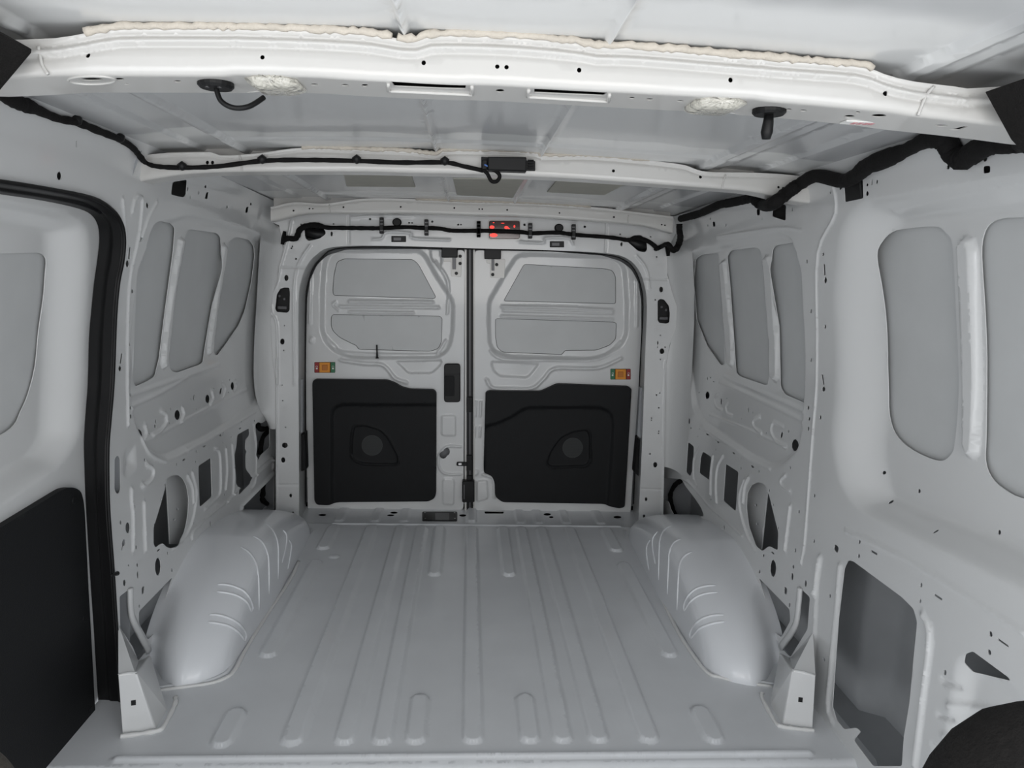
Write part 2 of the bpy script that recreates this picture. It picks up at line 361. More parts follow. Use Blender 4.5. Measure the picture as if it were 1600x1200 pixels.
skl = skin(-1, 'wall_left_outer_skin'); struct(skl, 'grey outer body skin seen through the openings of the left wall', 'wall')

# ================================================================== SIDE WALLS
def wmap(s):
    return lambda a, b, h: np.stack([s*(prof(b)-h), a, b], 1)
def small(s, k, L, off=0.0):
    out = []
    for e in L: out.append(wy(s, v(k, ell(e[0], e[1], e[2], e[3], 9, e[4] if len(e) > 4 else 0)), off))
    return out
def polyh(s, k, p, r=6, off=0.0): return wy(s, rnd(v(k, p), r), off)

# ---- right wall
rw = Relief(); W_ = 1; hr = []
rec = wy(1, rnd(v('x', [(1345, 312), (1600, 268), (1800, 235), (1800, 1040), (1600, 925), (1400, 832), (1340, 800), (1310, 760), (1298, 700), (1300, 450), (1312, 350)]), 30))
rw.pad(rec, -.055, .055, .32)
rw.pad(wy(1, rnd(v('x', [(1080, 392), (1215, 360), (1235, 367), (1252, 420), (1258, 560), (1255, 650), (1249, 700), (1237, 715), (1220, 730), (1200, 734), (1170, 720), (1100, 668), (1082, 640), (1072, 560), (1070, 430)]), 10)), -.016, .022)
rw.pad(wy(1, rnd(v('x', [(1124, 408), (1132, 405), (1140, 480), (1146, 560), (1143, 575), (1136, 572), (1130, 500)]), 4), .01), .012, .010)
rw.pad(wy(1, rnd(v('x', [(1191, 402), (1200, 396), (1208, 420), (1213, 500), (1216, 590), (1209, 598), (1202, 590), (1199, 500)]), 4), .01), .012, .010)
rw.pad(wy(1, rnd(v('x', [(1494, 382), (1506, 366), (1519, 370), (1526, 390), (1530, 500), (1531, 640), (1528, 712), (1512, 720), (1503, 700), (1503, 600), (1499, 480)]), 8), .05), .014, .012)
def line(s, k, p, h, w, off=0.0, n=4): (rw if s > 0 else lw).ridge(wy(s, catmull(v(k, p), n), off), h*.75, w*.85)
line(1, 'x', [(1300, 284), (1306, 332), (1278, 396), (1277, 520), (1276, 600), (1270, 680), (1262, 790), (1257, 850), (1252, 880)], .006, .006)
for L in ([(390, 140), (640, 260), (930, 400)], [(420, 110), (600, 190), (940, 340)], [(300, 430), (520, 560), (730, 690)]): line(1, 'N', L, .004, .012)
line(1, 'N', [(330, 350), (560, 440), (800, 555)], .004, .008)
for c in ([(380, 225), (360, 250), (372, 300), (410, 325)], [(445, 275), (430, 300), (440, 345), (470, 355)], [(640, 365), (600, 385), (605, 430), (650, 470)], [(780, 425), (725, 400), (708, 450), (735, 510), (800, 555)], [(830, 730), (800, 760), (810, 800), (860, 830)]): line(1, 'N', c, .006, .008)
for c in ([(860, 925), (845, 1050), (828, 1200)], [(290, 560), (262, 620), (256, 740), (275, 790)], [(378, 610), (365, 720), (362, 850)], [(440, 610), (405, 680), (395, 800), (400, 900)], [(575, 760), (545, 850), (550, 960), (590, 1100), (640, 1200)], [(600, 745), (575, 800), (566, 900)]): line(1, 'N', c, .009, .009)
line(1, 'N', [(180, 750), (240, 790), (360, 930), (440, 1000), (560, 1110)], .008, .007)
line(1, 'F', [(745, 650), (768, 700), (766, 780), (745, 950), (715, 1190)], .011, .012)
line(1, 'g', [(110, 150), (88, 400), (60, 700), (45, 880), (70, 960)], .009, .015)
line(1, 'F', [(380, 850), (600, 1000)], .0, .01) if False else None
line(1, 'x', [(1322, 830), (1400, 866), (1500, 925), (1600, 990)], .005, .010)
rw.pad(wy(1, rnd(v('g', [(735, 600), (700, 660), (665, 900), (630, 1190), (1200, 1190), (1200, 880), (1067, 800), (990, 730), (810, 585)]), 20)), -.016, .05)
line(1, 'g', [(675, 880), (760, 885), (900, 915), (1060, 950)], .007, .012); line(1, 'g', [(650, 1040), (760, 1058), (900, 1090)], .007, .012)
for q in ([(640, 745), (715, 778)], [(620, 920), (685, 950)], [(595, 1090), (660, 1122)]): line(1, 'g', q, -.008, .009)
line(1, 'c', [(572, 185), (560, 260), (548, 380)], .014, .015)
line(1, 'c', [(548, 380), (543, 540), (528, 780)], .009, .015)
line(1, 'E', [(0, 425), (240, 390), (330, 400)], .004, .008); line(1, 'E', [(640, 330), (900, 270), (1200, 215)], .005, .012)
for k, L in (('N', [[(220, 522), (257, 550), (250, 690), (234, 738), (208, 710)], [(312, 582), (365, 615), (355, 762), (290, 715), (298, 620)], [(455, 658), (535, 710), (518, 955), (440, 890)],
                    [(68, 745), (180, 755), (205, 800), (255, 865), (300, 930), (320, 985), (240, 1010), (150, 1010), (112, 940), (100, 895), (65, 880)]]),
             ('x', [[(1216, 832), (1215, 860), (1202, 853), (1191, 861), (1181, 853), (1170, 823), (1166, 793), (1167, 771), (1174, 758), (1185, 753), (1195, 757), (1202, 775), (1208, 800)]]),
             ('c', [[(232, 292), (400, 465), (405, 530), (355, 620), (292, 570), (297, 530), (265, 400)], [(462, 350), (513, 400), (500, 575), (405, 730), (358, 680), (440, 550), (455, 450)],
                    [(650, 105), (673, 125), (665, 158), (643, 135)], [(372, 340), (388, 350), (385, 385), (370, 380)], [(555, 1035), (575, 1060), (572, 1098), (552, 1080)], [(458, 714), (478, 714), (478, 748), (458, 748)], [(437, 945), (455, 945), (455, 964), (437, 964)]]),
             ('g', [[(150, 118), (175, 122), (430, 310), (490, 370), (510, 440), (490, 640), (470, 860), (440, 1040), (430, 1190), (280, 1190), (178, 1055), (215, 1010), (195, 990), (130, 998), (90, 950), (68, 880), (80, 700), (100, 420), (130, 160)],
                    [(745, 650), (760, 605), (800, 592), (985, 728), (995, 745), (830, 715), (770, 700)], [(268, 62), (303, 82), (302, 93), (268, 74)], [(598, 290), (641, 317), (640, 329), (598, 301)], [(930, 522), (986, 563), (986, 573), (930, 534)]]),
             ('R', [[(935, 590), (1040, 600), (1038, 725), (930, 690)], [(808, 630), (836, 634), (836, 684), (810, 682)], [(465, 730), (486, 732), (488, 772), (468, 770)]]),
             ('E', [[(495, 205), (570, 200), (572, 275), (500, 290)], [(1038, 150), (1068, 147), (1068, 175), (1040, 178)], [(415, 532), (422, 532), (425, 575), (418, 575)], [(408, 963), (414, 962), (420, 1002), (414, 1004)]])):
    for p in L: hr.append(polyh(1, k, p, 3))
for p in ([(55, 478), (150, 466), (170, 475), (185, 560), (200, 750), (208, 950), (198, 1003), (185, 1003), (90, 970), (75, 955), (66, 800), (50, 600), (40, 500)], [(230, 458), (310, 447), (325, 460), (350, 560), (357, 780), (355, 1068), (345, 1075), (265, 1040), (248, 1010), (243, 780), (222, 560), (216, 475)]): hr.append(polyh(1, 'E', p, 4, .016))
hr.append(polyh(1, 'x', [(1086, 405), (1096, 398), (1122, 395), (1127, 450), (1131, 540), (1131, 570), (1125, 570), (1104, 540), (1088, 500), (1083, 440)], 4, .014))
hr.append(wy(1, catmull(v('x', [(1378, 400), (1384, 378), (1396, 362), (1416, 357), (1460, 354), (1476, 364), (1486, 384), (1491, 480), (1496, 600), (1490, 690), (1482, 712), (1467, 720), (1441, 712), (1415, 697), (1396, 676), (1388, 648), (1387, 600), (1385, 520), (1380, 448)]), 3, True), .052))
hr.append(wy(1, catmull(v('x', [(1700, 330), (1600, 339), (1564, 341), (1544, 350), (1534, 368), (1531, 400), (1536, 480), (1539, 560), (1538, 680), (1537, 719), (1546, 745), (1566, 764), (1600, 780), (1700, 800)]), 3, True), .052))
hr += small(1, 'c', [(310, 240, 17, 48), (257, 170, 5, 8), (308, 155, 4, 12, -.9), (235, 258, 5, 10), (244, 428, 10, 24), (433, 140, 5, 12), (421, 232, 6, 11), (415, 285, 7, 20), (489, 324, 7, 18), (400, 442, 6, 12), (463, 195, 5, 14), (536, 90, 5, 10), (624, 392, 5, 11), (591, 742, 6, 12, -.3), (370, 803, 5, 9), (313, 640, 6, 16), (333, 662, 7, 26)])
hr += small(1, 'N', [(316, 230, 14, 24), (855, 542, 23, 38), (401, 270, 5, 20), (436, 249, 3, 4), (568, 322, 4, 16), (595, 338, 3, 8), (335, 120, 4, 4), (355, 145, 4, 5), (317, 125, 3, 9), (265, 213, 3, 5), (525, 377, 3, 5), (678, 466, 3, 6), (772, 478, 7, 20, .2), (816, 454, 4, 8), (971, 309, 5, 11), (977, 378, 5, 11), (972, 440, 6, 13), (1047, 370, 5, 11), (858, 683, 5, 10), (227, 392, 5, 18), (238, 436, 3, 6),
                     (340, 475, 9, 5, .5), (407, 524, 9, 5, .5), (393, 512, 3, 4), (393, 570, 3, 6), (505, 592, 10, 5, .6), (550, 625, 3, 6), (622, 676, 12, 6, .7), (551, 687, 4, 8), (664, 706, 4, 8), (290, 440, 3, 4), (281, 488, 3, 5), (1010, 858, 6, 12), (914, 958, 6, 11), (1008, 1142, 5, 11), (728, 825, 4, 9), (752, 915, 4, 9), (785, 1062, 4, 9), (563, 905, 3, 6), (363, 880, 3, 7), (1067, 192, 8, 15), (445, 1056, 4, 14)])
hr += small(1, 'F', [(587, 135, 5, 7), (706, 201, 5, 8), (621, 241, 5, 7), (813, 348, 4, 7), (991, 350, 6, 9), (822, 856, 6, 10)], .04)
hr += small(1, 'g', [(210, 22, 6, 11), (206, 95, 6, 11), (531, 247, 7, 13), (526, 330, 6, 11), (893, 502, 9, 16, -.3), (886, 597, 9, 16, -.3), (655, 703, 8, 15), (588, 1186, 7, 14, -.3)])
hr += small(1, 'R', [(892, 645, 5, 11), (853, 706, 4, 9), (430, 762, 4, 9), (449, 708, 4, 10), (570, 760, 5, 10), (1088, 635, 6, 16, -.1), (1388, 500, 6, 14), (1205, 1045, 6, 14), (1330, 987, 6, 14), (1348, 1180, 7, 20)])
hr += small(1, 'E', [(368, 715, 4, 8), (423, 776, 4, 8), (368, 906, 4, 8), (357, 1093, 4, 8), (361, 1136, 4, 7), (404, 1131, 4, 8), (417, 1020, 7, 9), (424, 595, 6, 12), (1047, 118, 10, 14), (903, 153, 7, 9), (587, 222, 5, 6), (605, 212, 3, 12), (625, 210, 4, 8), (587, 256, 6, 10), (415, 493, 4, 7), (352, 521, 4, 7)])
wr = sheet('wall_right', wmap(1), [(.62, -.02), (3.33, -.02), (3.33, 1.352), (1.9, 1.386), (.62, 1.388)], hr, rw, .0075, PAINT, rim=.0018, flip=True)
struct(wr, 'right cargo side wall of bare white pressed steel with punched holes and blanked window recesses', 'wall')

for i_, (x, y, r1) in enumerate([(135, 775, .012), (148, 865, .021), (310, 972, .014), (298, 1150, .018)]):
    c = hit(v('g', [(x, y)]), Fwall(1, .19))[0]; P = [(c[0], c[1]+r1*math.cos(a), c[2]+r1*math.sin(a)) for a in np.linspace(0, 2*math.pi, 16, endpoint=False)]
    tube('plug_ring', P, .004, SHADEC, skr, 6, closed=True); prism('plug', [(c[1]+r1*.6*math.cos(a), c[2]+r1*.6*math.sin(a)) for a in np.linspace(0, 2*math.pi, 12, endpoint=False)], lambda a, b, c_, X=c[0]: (X-c_, a, b), .006, PLA if i_ in (1, 3) else SKINP, skr, .001)
# ---- left wall (ends at the sliding door opening)
lw = Relief(); hl = []
seal_out = v('x', [(-60, 276), (0, 284), (70, 295), (140, 309), (172, 328), (187, 350), (191, 378), (188, 410), (182, 440), (178, 480), (176, 520), (173, 600), (168, 660), (165, 700), (165, 760), (167, 810), (173, 888), (178, 966), (184, 1053), (189, 1150)])
so = wy(-1, catmull(seal_out, 3))
lout = np.vstack([so[::-1][:1]*[1, 0]+[0, -.02], so[::-1], [[.62, so[0][1]]], [[.62, 1.388], [1.9, 1.386], [3.33, 1.352], [3.33, -.02]]])
lw.pad(wy(-1, rnd(v('x', [(245, 347), (300, 332), (400, 360), (428, 385), (432, 500), (425, 580), (412, 616), (400, 640), (330, 688), (262, 722), (242, 715), (225, 692), (212, 665), (205, 630), (206, 500), (216, 420)]), 10)), -.016, .022)
lw.pad(wy(-1, rnd(v('C', [(705, 430), (720, 425), (722, 450), (692, 600), (668, 800), (655, 935), (642, 945), (634, 920), (652, 750), (682, 550)]), 3), .01), .012, .009)
lw.pad(wy(-1, rnd(v('C', [(872, 457), (885, 450), (888, 480), (865, 620), (842, 780), (830, 885), (817, 890), (814, 860), (837, 700), (860, 540)]), 3), .01), .012, .009)
lw.pad(wy(-1, rnd(v('M', [(135, 560), (210, 520), (220, 690), (150, 750), (128, 740)]), 8)), -.010, .04)
for L in ([(478, 280), (490, 430), (492, 470)], [(515, 330), (525, 285), (545, 270), (555, 290), (545, 400), (530, 480), (510, 570), (500, 700), (497, 900), (500, 1160)], [(612, 292), (580, 350), (552, 430)]): line(-1, 'C', L, .007, .009)
for L in ([(190, 240), (560, 110), (760, 40)], [(190, 315), (400, 215), (560, 120)], [(540, 390), (700, 305), (930, 190)], [(540, 570), (760, 450), (960, 330)], [(300, 520), (420, 460), (530, 395)]): line(-1, 'M', L, .004, .011)
for c in ([(400, 328), (430, 350), (432, 400), (400, 450), (350, 480)], [(530, 310), (540, 350), (520, 400)], [(275, 660), (315, 690), (310, 750), (265, 795), (245, 790)], [(300, 420), (310, 470), (295, 510)], [(710, 205), (720, 250), (700, 290)], [(775, 150), (795, 190), (780, 240)], [(855, 145), (862, 180), (850, 205)],
          [(180, 820), (180, 900), (190, 980), (190, 1200)], [(258, 900), (262, 1050), (268, 1200)], [(770, 565), (778, 700), (768, 820)], [(808, 540), (820, 700), (815, 850)], [(700, 565), (730, 590), (738, 750), (725, 860), (640, 940)], [(940, 410), (960, 560), (955, 760), (930, 815)],
          [(560, 715), (580, 800), (585, 860), (565, 1000), (520, 1110), (440, 1190)], [(530, 735), (560, 800), (568, 900)]): line(-1, 'M', c, .009, .009)
line(-1, 'M', [(770, 900), (660, 990), (565, 1085), (560, 1130)], .008, .007); line(-1, 'M', [(1090, 20), (1090, 1000)], .006, .006)
line(-1, 'M', [(245, 500), (300, 600), (400, 645)], .005, .008)
line(-1, 'M', [(780, 900), (870, 790), (950, 735), (1060, 640)], .012, .010)
line(-1, 'd', [(280, 920), (440, 760), (580, 600)], .014, .02); line(-1, 'd', [(430, 540), (540, 450), (570, 470), (575, 550)], .012, .016)
for k, L, r_ in (('C', [[(600, 362), (670, 372), (687, 390), (680, 480), (650, 700), (625, 900), (608, 970), (580, 988), (530, 1010), (522, 980), (530, 760), (540, 560), (560, 420), (580, 375)],
                    [(740, 395), (850, 410), (866, 430), (858, 550), (830, 700), (803, 860), (795, 915), (780, 925), (690, 957), (668, 945), (662, 900), (690, 650), (715, 450)],
                    [(920, 425), (975, 437), (993, 460), (997, 500), (985, 600), (960, 710), (935, 770), (880, 850), (850, 890), (838, 880), (850, 700), (880, 520), (900, 440)]], 4),):
    for p in L: hl.append(polyh(-1, k, p, r_, .014))
for k, L in (('a', [[(650, 640), (748, 575), (757, 880), (660, 962)]]),
             ('x', [[(260, 749), (266, 744), (278, 742), (286, 748), (292, 760), (295, 780), (294, 800), (291, 820), (288, 832), (283, 842), (276, 852), (268, 857), (260, 855), (255, 849), (250, 850), (243, 856), (240, 850), (240, 825), (246, 805), (252, 785), (258, 763)]]),
             ('d', [[(245, 235), (355, 175), (360, 240), (325, 280), (320, 370), (335, 390), (325, 420), (325, 540), (335, 570), (375, 620), (370, 690), (260, 800), (262, 740), (230, 690), (235, 640), (215, 440), (235, 350)],
                    [(415, 135), (445, 115), (470, 130), (545, 85), (550, 350), (470, 420), (430, 490), (418, 440)], [(275, 915), (450, 740), (585, 600), (588, 990), (500, 1005), (330, 1005)]]),
             ('b', [[(468, 350), (245, 580), (245, 660), (305, 770), (378, 695), (380, 640), (420, 500)], [(115, 480), (180, 430), (190, 560), (210, 660), (300, 840), (240, 910), (205, 820), (120, 690)], [(263, 420), (282, 408), (280, 455), (263, 468)], [(147, 892), (170, 892), (170, 933), (147, 933)], [(158, 1185), (180, 1185), (180, 1205), (158, 1205)]]),
             ('Q', [[(490, 460), (615, 440), (605, 570), (580, 592), (475, 568)], [(778, 548), (800, 545), (788, 608), (762, 603)], [(1115, 675), (1138, 668), (1132, 720), (1108, 724)]]),
             ('C', [[(505, 465), (512, 465), (508, 512), (501, 512)], [(474, 880), (480, 882), (474, 922), (468, 920)], [(297, 50), (302, 50), (302, 76), (297, 76)]])):
    for p in L: hl.append(polyh(-1, k, p, 3))
hl.append(wy(-1, v('M', [(95+19*math.cos(a), (650 if math.sin(a) < 0 else 805)+40*math.sin(a)) for a in np.linspace(0, 2*math.pi, 16, endpoint=False)])))
hl += small(-1, 'b', [(372, 280, 20, 62), (170, 20, 16, 38), (143, 120, 11, 26, .2), (133, 155, 4, 18, .2), (227, 150, 5, 14), (234, 270, 6, 12), (237, 335, 6, 24), (148, 388, 10, 23), (175, 272, 6, 6), (247, 545, 5, 12), (465, 303, 5, 13), (488, 385, 5, 12), (405, 648, 4, 12), (345, 795, 8, 20), (323, 822, 6, 26), (280, 998, 5, 12), (375, 170, 5, 13, .9), (437, 190, 4, 12), (446, 520, 11, 28)])
hl += small(-1, 'a', [(113, 88, 6, 14), (120, 186, 6, 14), (122, 253, 8, 18), (232, 400, 28, 46), (528, 243, 23, 40), (760, 118, 18, 34), (365, 292, 5, 18), (357, 330, 7, 16), (475, 196, 4, 10), (467, 306, 4, 8), (313, 387, 4, 9), (656, 106, 5, 22), (633, 120, 4, 8), (672, 198, 3, 6), (232, 592, 7, 12), (481, 628, 5, 14), (537, 592, 14, 7, -.6), (697, 487, 13, 6, -.6), (635, 527, 5, 10), (630, 607, 5, 10), (150, 955, 7, 15), (43, 1082, 7, 18), (390, 788, 4, 8), (359, 900, 4, 10), (307, 1098, 4, 10), (615, 1090, 4, 10)])
hl += small(-1, 'M', [(840, 173, 11, 26), (768, 205, 6, 22, .2), (822, 135, 3, 5), (726, 187, 3, 5), (814, 213, 3, 5), (727, 258, 3, 5), (738, 480, 9, 6, -.6), (755, 466, 3, 7), (806, 492, 3, 6), (860, 437, 8, 5, -.6), (868, 397, 3, 5), (950, 390, 3, 8), (755, 525, 3, 7), (765, 852, 4, 9), (675, 1032, 4, 18), (572, 1030, 4, 9)])
hl += small(-1, 'C', [(232, 187, 10, 17), (549, 435, 5, 8), (498, 530, 7, 14), (517, 638, 5, 8), (505, 845, 4, 7), (469, 940, 6, 10), (507, 1043, 4, 8), (575, 302, 4, 12), (888, 308, 3, 5), (802, 230, 3, 5)])
hl += small(-1, 'Q', [(277, 665, 9, 20, .1), (217, 952, 9, 18, .1), (640, 588, 5, 14, .1), (618, 520, 7, 18, .1), (712, 552, 6, 16), (773, 500, 7, 15, .1), (953, 675, 5, 12, .1), (1157, 648, 8, 12, .1)])
wl = sheet('wall_left', wmap(-1), lout, hl, lw, .0075, PAINT, rim=.0018)
struct(wl, 'left cargo side wall of bare white pressed steel behind the sliding door opening, with punched holes', 'wall')
# inner stiffener plates seen through the big round openings
for s, par, pp, hol in ((-1, wl, v('a', [(400, 700), (470, 690), (600, 700), (620, 1250), (430, 1250)]), v('a', [(487, 978), (462, 1058)])), (1, wr, v('N', [(560, 750), (720, 760), (715, 830), (675, 1220), (560, 1220)]), v('N', [(645, 917), (653, 1034)]))):
    o = sheet('stiffener_plate', (lambda s: lambda a, b, h: np.stack([s*(prof(b)+.045-h), a, b], 1))(s), wy(s, pp, .045), [wy(s, ell(q[0], q[1], 1.8, 2.2, 9), .045) for q in hol], None, .02, PAINT, .004, par, flip=s > 0)
# curved brace straps inside the pillar openings
for s, par, pp in ((-1, wl, v('b', [(188, 425), (188, 520), (200, 620), (240, 710), (312, 845)])), (1, wr, v('c', [(458, 348), (450, 440), (430, 560), (352, 675)]))):
    P = hit(catmull(pp, 5), Fwall(s, -.004)); tube('brace_strap', P, .0065, PAINT, par, 6, flat=1.8)

# ---- pillar feet
def foot(s, C_, B_, E_, A_, D_, F_, g1_, g2_):
    """folded steel pillar foot: front face A-B-C-D, side face D-A-F-E, gusset up to the wall"""
    D = hit([D_], Fz(0))[0]; C = hit([C_], Fz(0))[0]; E = hit([E_], Fz(0))[0]; y1 = D[1]
    A = hit([A_], Fy(y1+.008))[0]; nrm = np.cross(C-D, A-D); nrm *= -np.sign(nrm[1]); B = hit([B_], lambda P: -((P-D)@nrm))[0]; F = hit([F_], Fwall(s, -.035))[0]; G1, G2 = hit([g1_, g2_], Fwall(s, -.003))
    H = np.array((s*.90, E[1]+.06, 0)); vs = [A, B, C, D, E, F, G1, G2, H]
    o = mesh('pillar_foot', vs, [(0, 3, 2, 1), (0, 5, 4, 3), (0, 1, 7, 6), (0, 6, 5), (4, 5, 8)], PAINT, wr if s > 0 else wl, False)
    bm = o.modifiers.new('bevel', 'BEVEL'); bm.width = .005; bm.segments = 2
    M_ = (A+B+C+D)/4; n1 = nrm/np.linalg.norm(nrm); u1 = (C-D)/np.linalg.norm(C-D); w1 = np.cross(u1, n1); prism('square_hole', rect(-.005, -.006, .005, .006), lambda a, b, c: tuple(M_+u1*a+w1*b+n1*c*(1 if n1[1] < 0 else -1)), .0015, PLA, o)
    tube('joint_line', [A+np.array((0, -.002, 0)), (A+B)/2+np.array((0, -.002, .002)), B+np.array((0, -.002, 0))], .0016, PAINT, o, 6)
    tube('floor_sealer', [C+np.array((0, -.010, .003)), (C+D)/2+np.array((0, -.013, .003)), D+np.array((-s*.006, -.010, .003)), D+np.array((-s*.016, .01, .003)), E+np.array((-s*.014, .01, .003)), E+np.array((-s*.004, .04, .003))], .0055, SEALER, o, 6, .25, n=6)
foot(1, (1269, 1139), (1274, 1054), (1202, 1098), (1237, 1046), (1223, 1133), v('c', [(345, 705)])[0], *v('c', [(405, 735), (530, 590)]))
foot(-1, (192, 1148), (185, 1053), (262, 1106), (214, 1050), (243, 1140), v('b', [(325, 872)])[0], *v('b', [(243, 912), (106, 660)]))

# ================================================================== WHEEL ARCHES
AC, AF, AR, AH = 2.38, .55, .72, .218
_ro = np.array([0, .5, .80, .87, .92, .955, .98, .993, 1.0]); _rx = np.array([.652, .660, .668, .680, .700, .725, .755, .785, .83])
def arho(y, z):
    u = np.abs(y-AC)/np.where(y < AC, AF, AR); w = np.maximum(z, 0)/AH; lo = np.full(np.shape(u), 1e-4); hi = np.full(np.shape(u), 6.0)
    for _ in range(40):
        m = (lo+hi)/2; g = (u/m)**1.5+(w/m)**1.8; lo = np.where(g > 1, m, lo); hi = np.where(g > 1, hi, m)
    return (lo+hi)/2
def Farch(s):
    def F(P):
        r = arho(P[:, 1], P[:, 2]); x = np.interp(r, _ro, _rx); return np.where(r < 1, s*P[:, 0]-x, -1.0)
    return F
def arch(s, name, lab):
    tt = np.concatenate([[1.0]*6, np.linspace(1.0, .93, 9)[1:], np.linspace(.93, .80, 7)[1:], np.linspace(.80, 0, 10)[1:]])
    xx_ = np.concatenate([np.linspace(.92, .83, 6), np.interp(tt[6:], _ro, _rx)]); N = 96; vs = []; fs = []
    for i in range(N+1):
        ph = math.pi*i/N; cx = -math.cos(ph); cz = max(math.sin(ph), 0)
        uy = abs(cx)**(2/1.5)*(-AF if cx < 0 else AR); uz = cz**(2/1.8)*AH
        for t, x in zip(tt, xx_): vs.append((s*x, AC+uy*t*(1-(.24*min(1, max(0, (x-.80)/.09)) if cx < 0 else 0)), uz*t))
    n = len(tt)
    for i in range(N):
        for j in range(n-1): a = i*n+j; q = (a, a+1, a+n+1, a+n); fs.append(q if s < 0 else q[::-1])
    o = mesh(name, vs, fs, ARCHP); struct(o, lab, 'wheel arch')
    base = hit(v('K', [(160, 772), (250, 760), (380, 742), (440, 722), (480, 692), (530, 600), (610, 470), (708, 320), (740, 250)]) if s < 0 else v('L', [(1310, 755), (1160, 732), (1100, 718), (1045, 698), (975, 610), (915, 510), (828, 330), (795, 275)]), Fz(0.002))
    tube('seam_sealer', base, .006, SEALER, o, 6, .12, .7, n=5); b2 = base+np.array((s*.015, .010, .0)); tube('weld_flange', b2, .006, FLOORP, o, 6, .05, .8, n=5)
    L = [('K', [(505, 192), (540, 215), (565, 250), (575, 290), (579, 360), (580, 448)]), ('K', [(556, 148), (590, 170), (610, 205), (619, 260), (620, 382)]), ('K', [(600, 94), (630, 118), (648, 150), (657, 200), (657, 322)]), ('K', [(676, 125), (690, 145), (688, 190), (673, 256)]), ('K', [(700, 165), (710, 185), (706, 225), (696, 282)]),
         ('K', [(412, 344), (440, 344), (480, 352), (520, 372), (545, 405), (555, 438), (549, 455)]), ('K', [(408, 373), (440, 376), (490, 388), (530, 415), (549, 455)]), ('K', [(378, 466), (410, 466), (450, 476), (490, 496), (518, 525), (528, 550), (523, 573)]), ('K', [(374, 496), (410, 500), (460, 512), (500, 540), (523, 573)])] if s < 0 else \
        [('L', [(985, 212), (955, 228), (935, 258), (929, 320), (923, 448)]), ('L', [(940, 160), (908, 178), (893, 215), (889, 280), (884, 383)]), ('L', [(905, 105), (875, 122), (856, 155), (851, 230), (849, 326)]), ('L', [(845, 130), (826, 160), (826, 200), (836, 262)]), ('L', [(815, 165), (802, 190), (802, 230), (811, 288)]),
         ('L', [(1080, 348), (1040, 350), (1000, 362), (968, 390), (952, 425), (952, 452)]), ('L', [(1088, 375), (1040, 380), (1000, 395), (972, 420), (952, 452)]), ('L', [(1112, 466), (1070, 468), (1025, 482), (990, 510), (975, 545), (978, 562)]), ('L', [(1118, 493), (1070, 500), (1020, 518), (992, 545), (978, 562)])]
    for k, p in L:
        q = hit_first(catmull(v(k, p), 5), Farch(s))
        if len(q) > 4: tube('pressed_bead', q, [.001]+[.0038]*8+[.001], ARCHP, o, 6)
    return o
arch(-1, 'wheel_arch', 'left wheel arch housing bulging onto the floor beside the sliding door side wall')
arch(1, 'wheel_arch', 'right wheel arch housing bulging onto the floor under the big round wall opening')

# ================================================================== REAR FRAME AND DOORS
YF, YD = 3.15, 3.335
bf = Relief(); hb = []
apf = v('x', [(467, 830), (467, 700), (466, 560), (466, 470), (470, 440), (479, 415), (494, 398), (520, 386), (600, 384), (740, 388), (860, 391), (950, 396), (980, 404), (997, 420), (1007, 445), (1011, 480), (1008, 560), (1003, 700), (997, 830)])
apx = xz(catmull(apf, 3), YF)
hdr = v('x', [(395, 338), (1110, 352)])
fle = xz(v('x', [(431, 830), (431, 600), (426, 560), (423, 500), (426, 460), (434, 440), (437, 417), (443, 385), (436, 352), (412, 342)]), YF)
fre = xz(v('x', [(1060, 358), (1048, 380), (1042, 400), (1043, 430), (1050, 455), (1058, 480), (1056, 512), (1046, 540), (1040, 575), (1035, 832)]), YF)
fle[0][1] = -.02; fre[-1][1] = -.02
outl = np.vstack([[[apx[0][0], -.02]], apx[1:-1], [[apx[-1][0], -.02]], fre[::-1]*1.0, [[.90, 1.36]], [[-.90, 1.36]], fle[::-1]])
def hb_(k, L):
    for e in L: hb.append(xz(v(k, ell(e[0], e[1], e[2], e[3], 12, e[4] if len(e) > 4 else 0)), YF))
hb.append(xz(rnd(v('G', [(45, 690), (50, 640), (72, 605), (95, 597), (128, 598), (132, 630), (130, 740), (115, 755), (50, 750), (40, 730)]), 2), YF))
hb.append(xz(rnd(v('H', [(1230, 680), (1245, 668), (1270, 672), (1300, 710), (1307, 760), (1303, 815), (1285, 823), (1240, 818), (1230, 800)]), 2), YF))
hb.append(xz(rnd(v('G', [(222, 225), (300, 215), (350, 235), (357, 262), (320, 290), (250, 307), (228, 290)]), 3), YF))
hb.append(xz(rnd(v('H', [(1040, 310), (1075, 272), (1125, 268), (1160, 300), (1165, 360), (1150, 378), (1110, 370)]), 3), YF))
hb_('G', [(110, 537, 13, 19), (85, 935, 14, 19), (147, 340, 5, 5), (142, 352, 5, 5), (170, 418, 6, 6), (393, 262, 7, 15), (633, 170, 7, 7), (877, 193, 6, 6), (896, 193, 5, 5), (1022, 185, 7, 7), (1184, 204, 6, 6), (1201, 204, 5, 5), (405, 200, 5, 5), (201, 202, 5, 5), (12, 1162, 9, 24), (98, 835, 4, 4), (93, 990, 4, 4)])
hb_('I', [(100, 543, 18, 17), (90, 635, 13, 17), (137, 857, 8, 12), (152, 965, 7, 7), (84, 167, 4, 4), (87, 264, 4, 4), (104, 431, 4, 4)])
hb_('H', [(1252, 610, 12, 18), (1257, 995, 15, 18), (1004, 327, 7, 13), (775, 217, 8, 8), (398, 205, 8, 8), (996, 264, 5, 5), (1186, 280, 5, 5), (1224, 406, 5, 5), (1231, 943, 4, 12), (1230, 970, 4, 5), (1277, 970, 4, 5), (1247, 896, 4, 4), (1247, 1046, 4, 4), (1215, 674, 4, 5)])
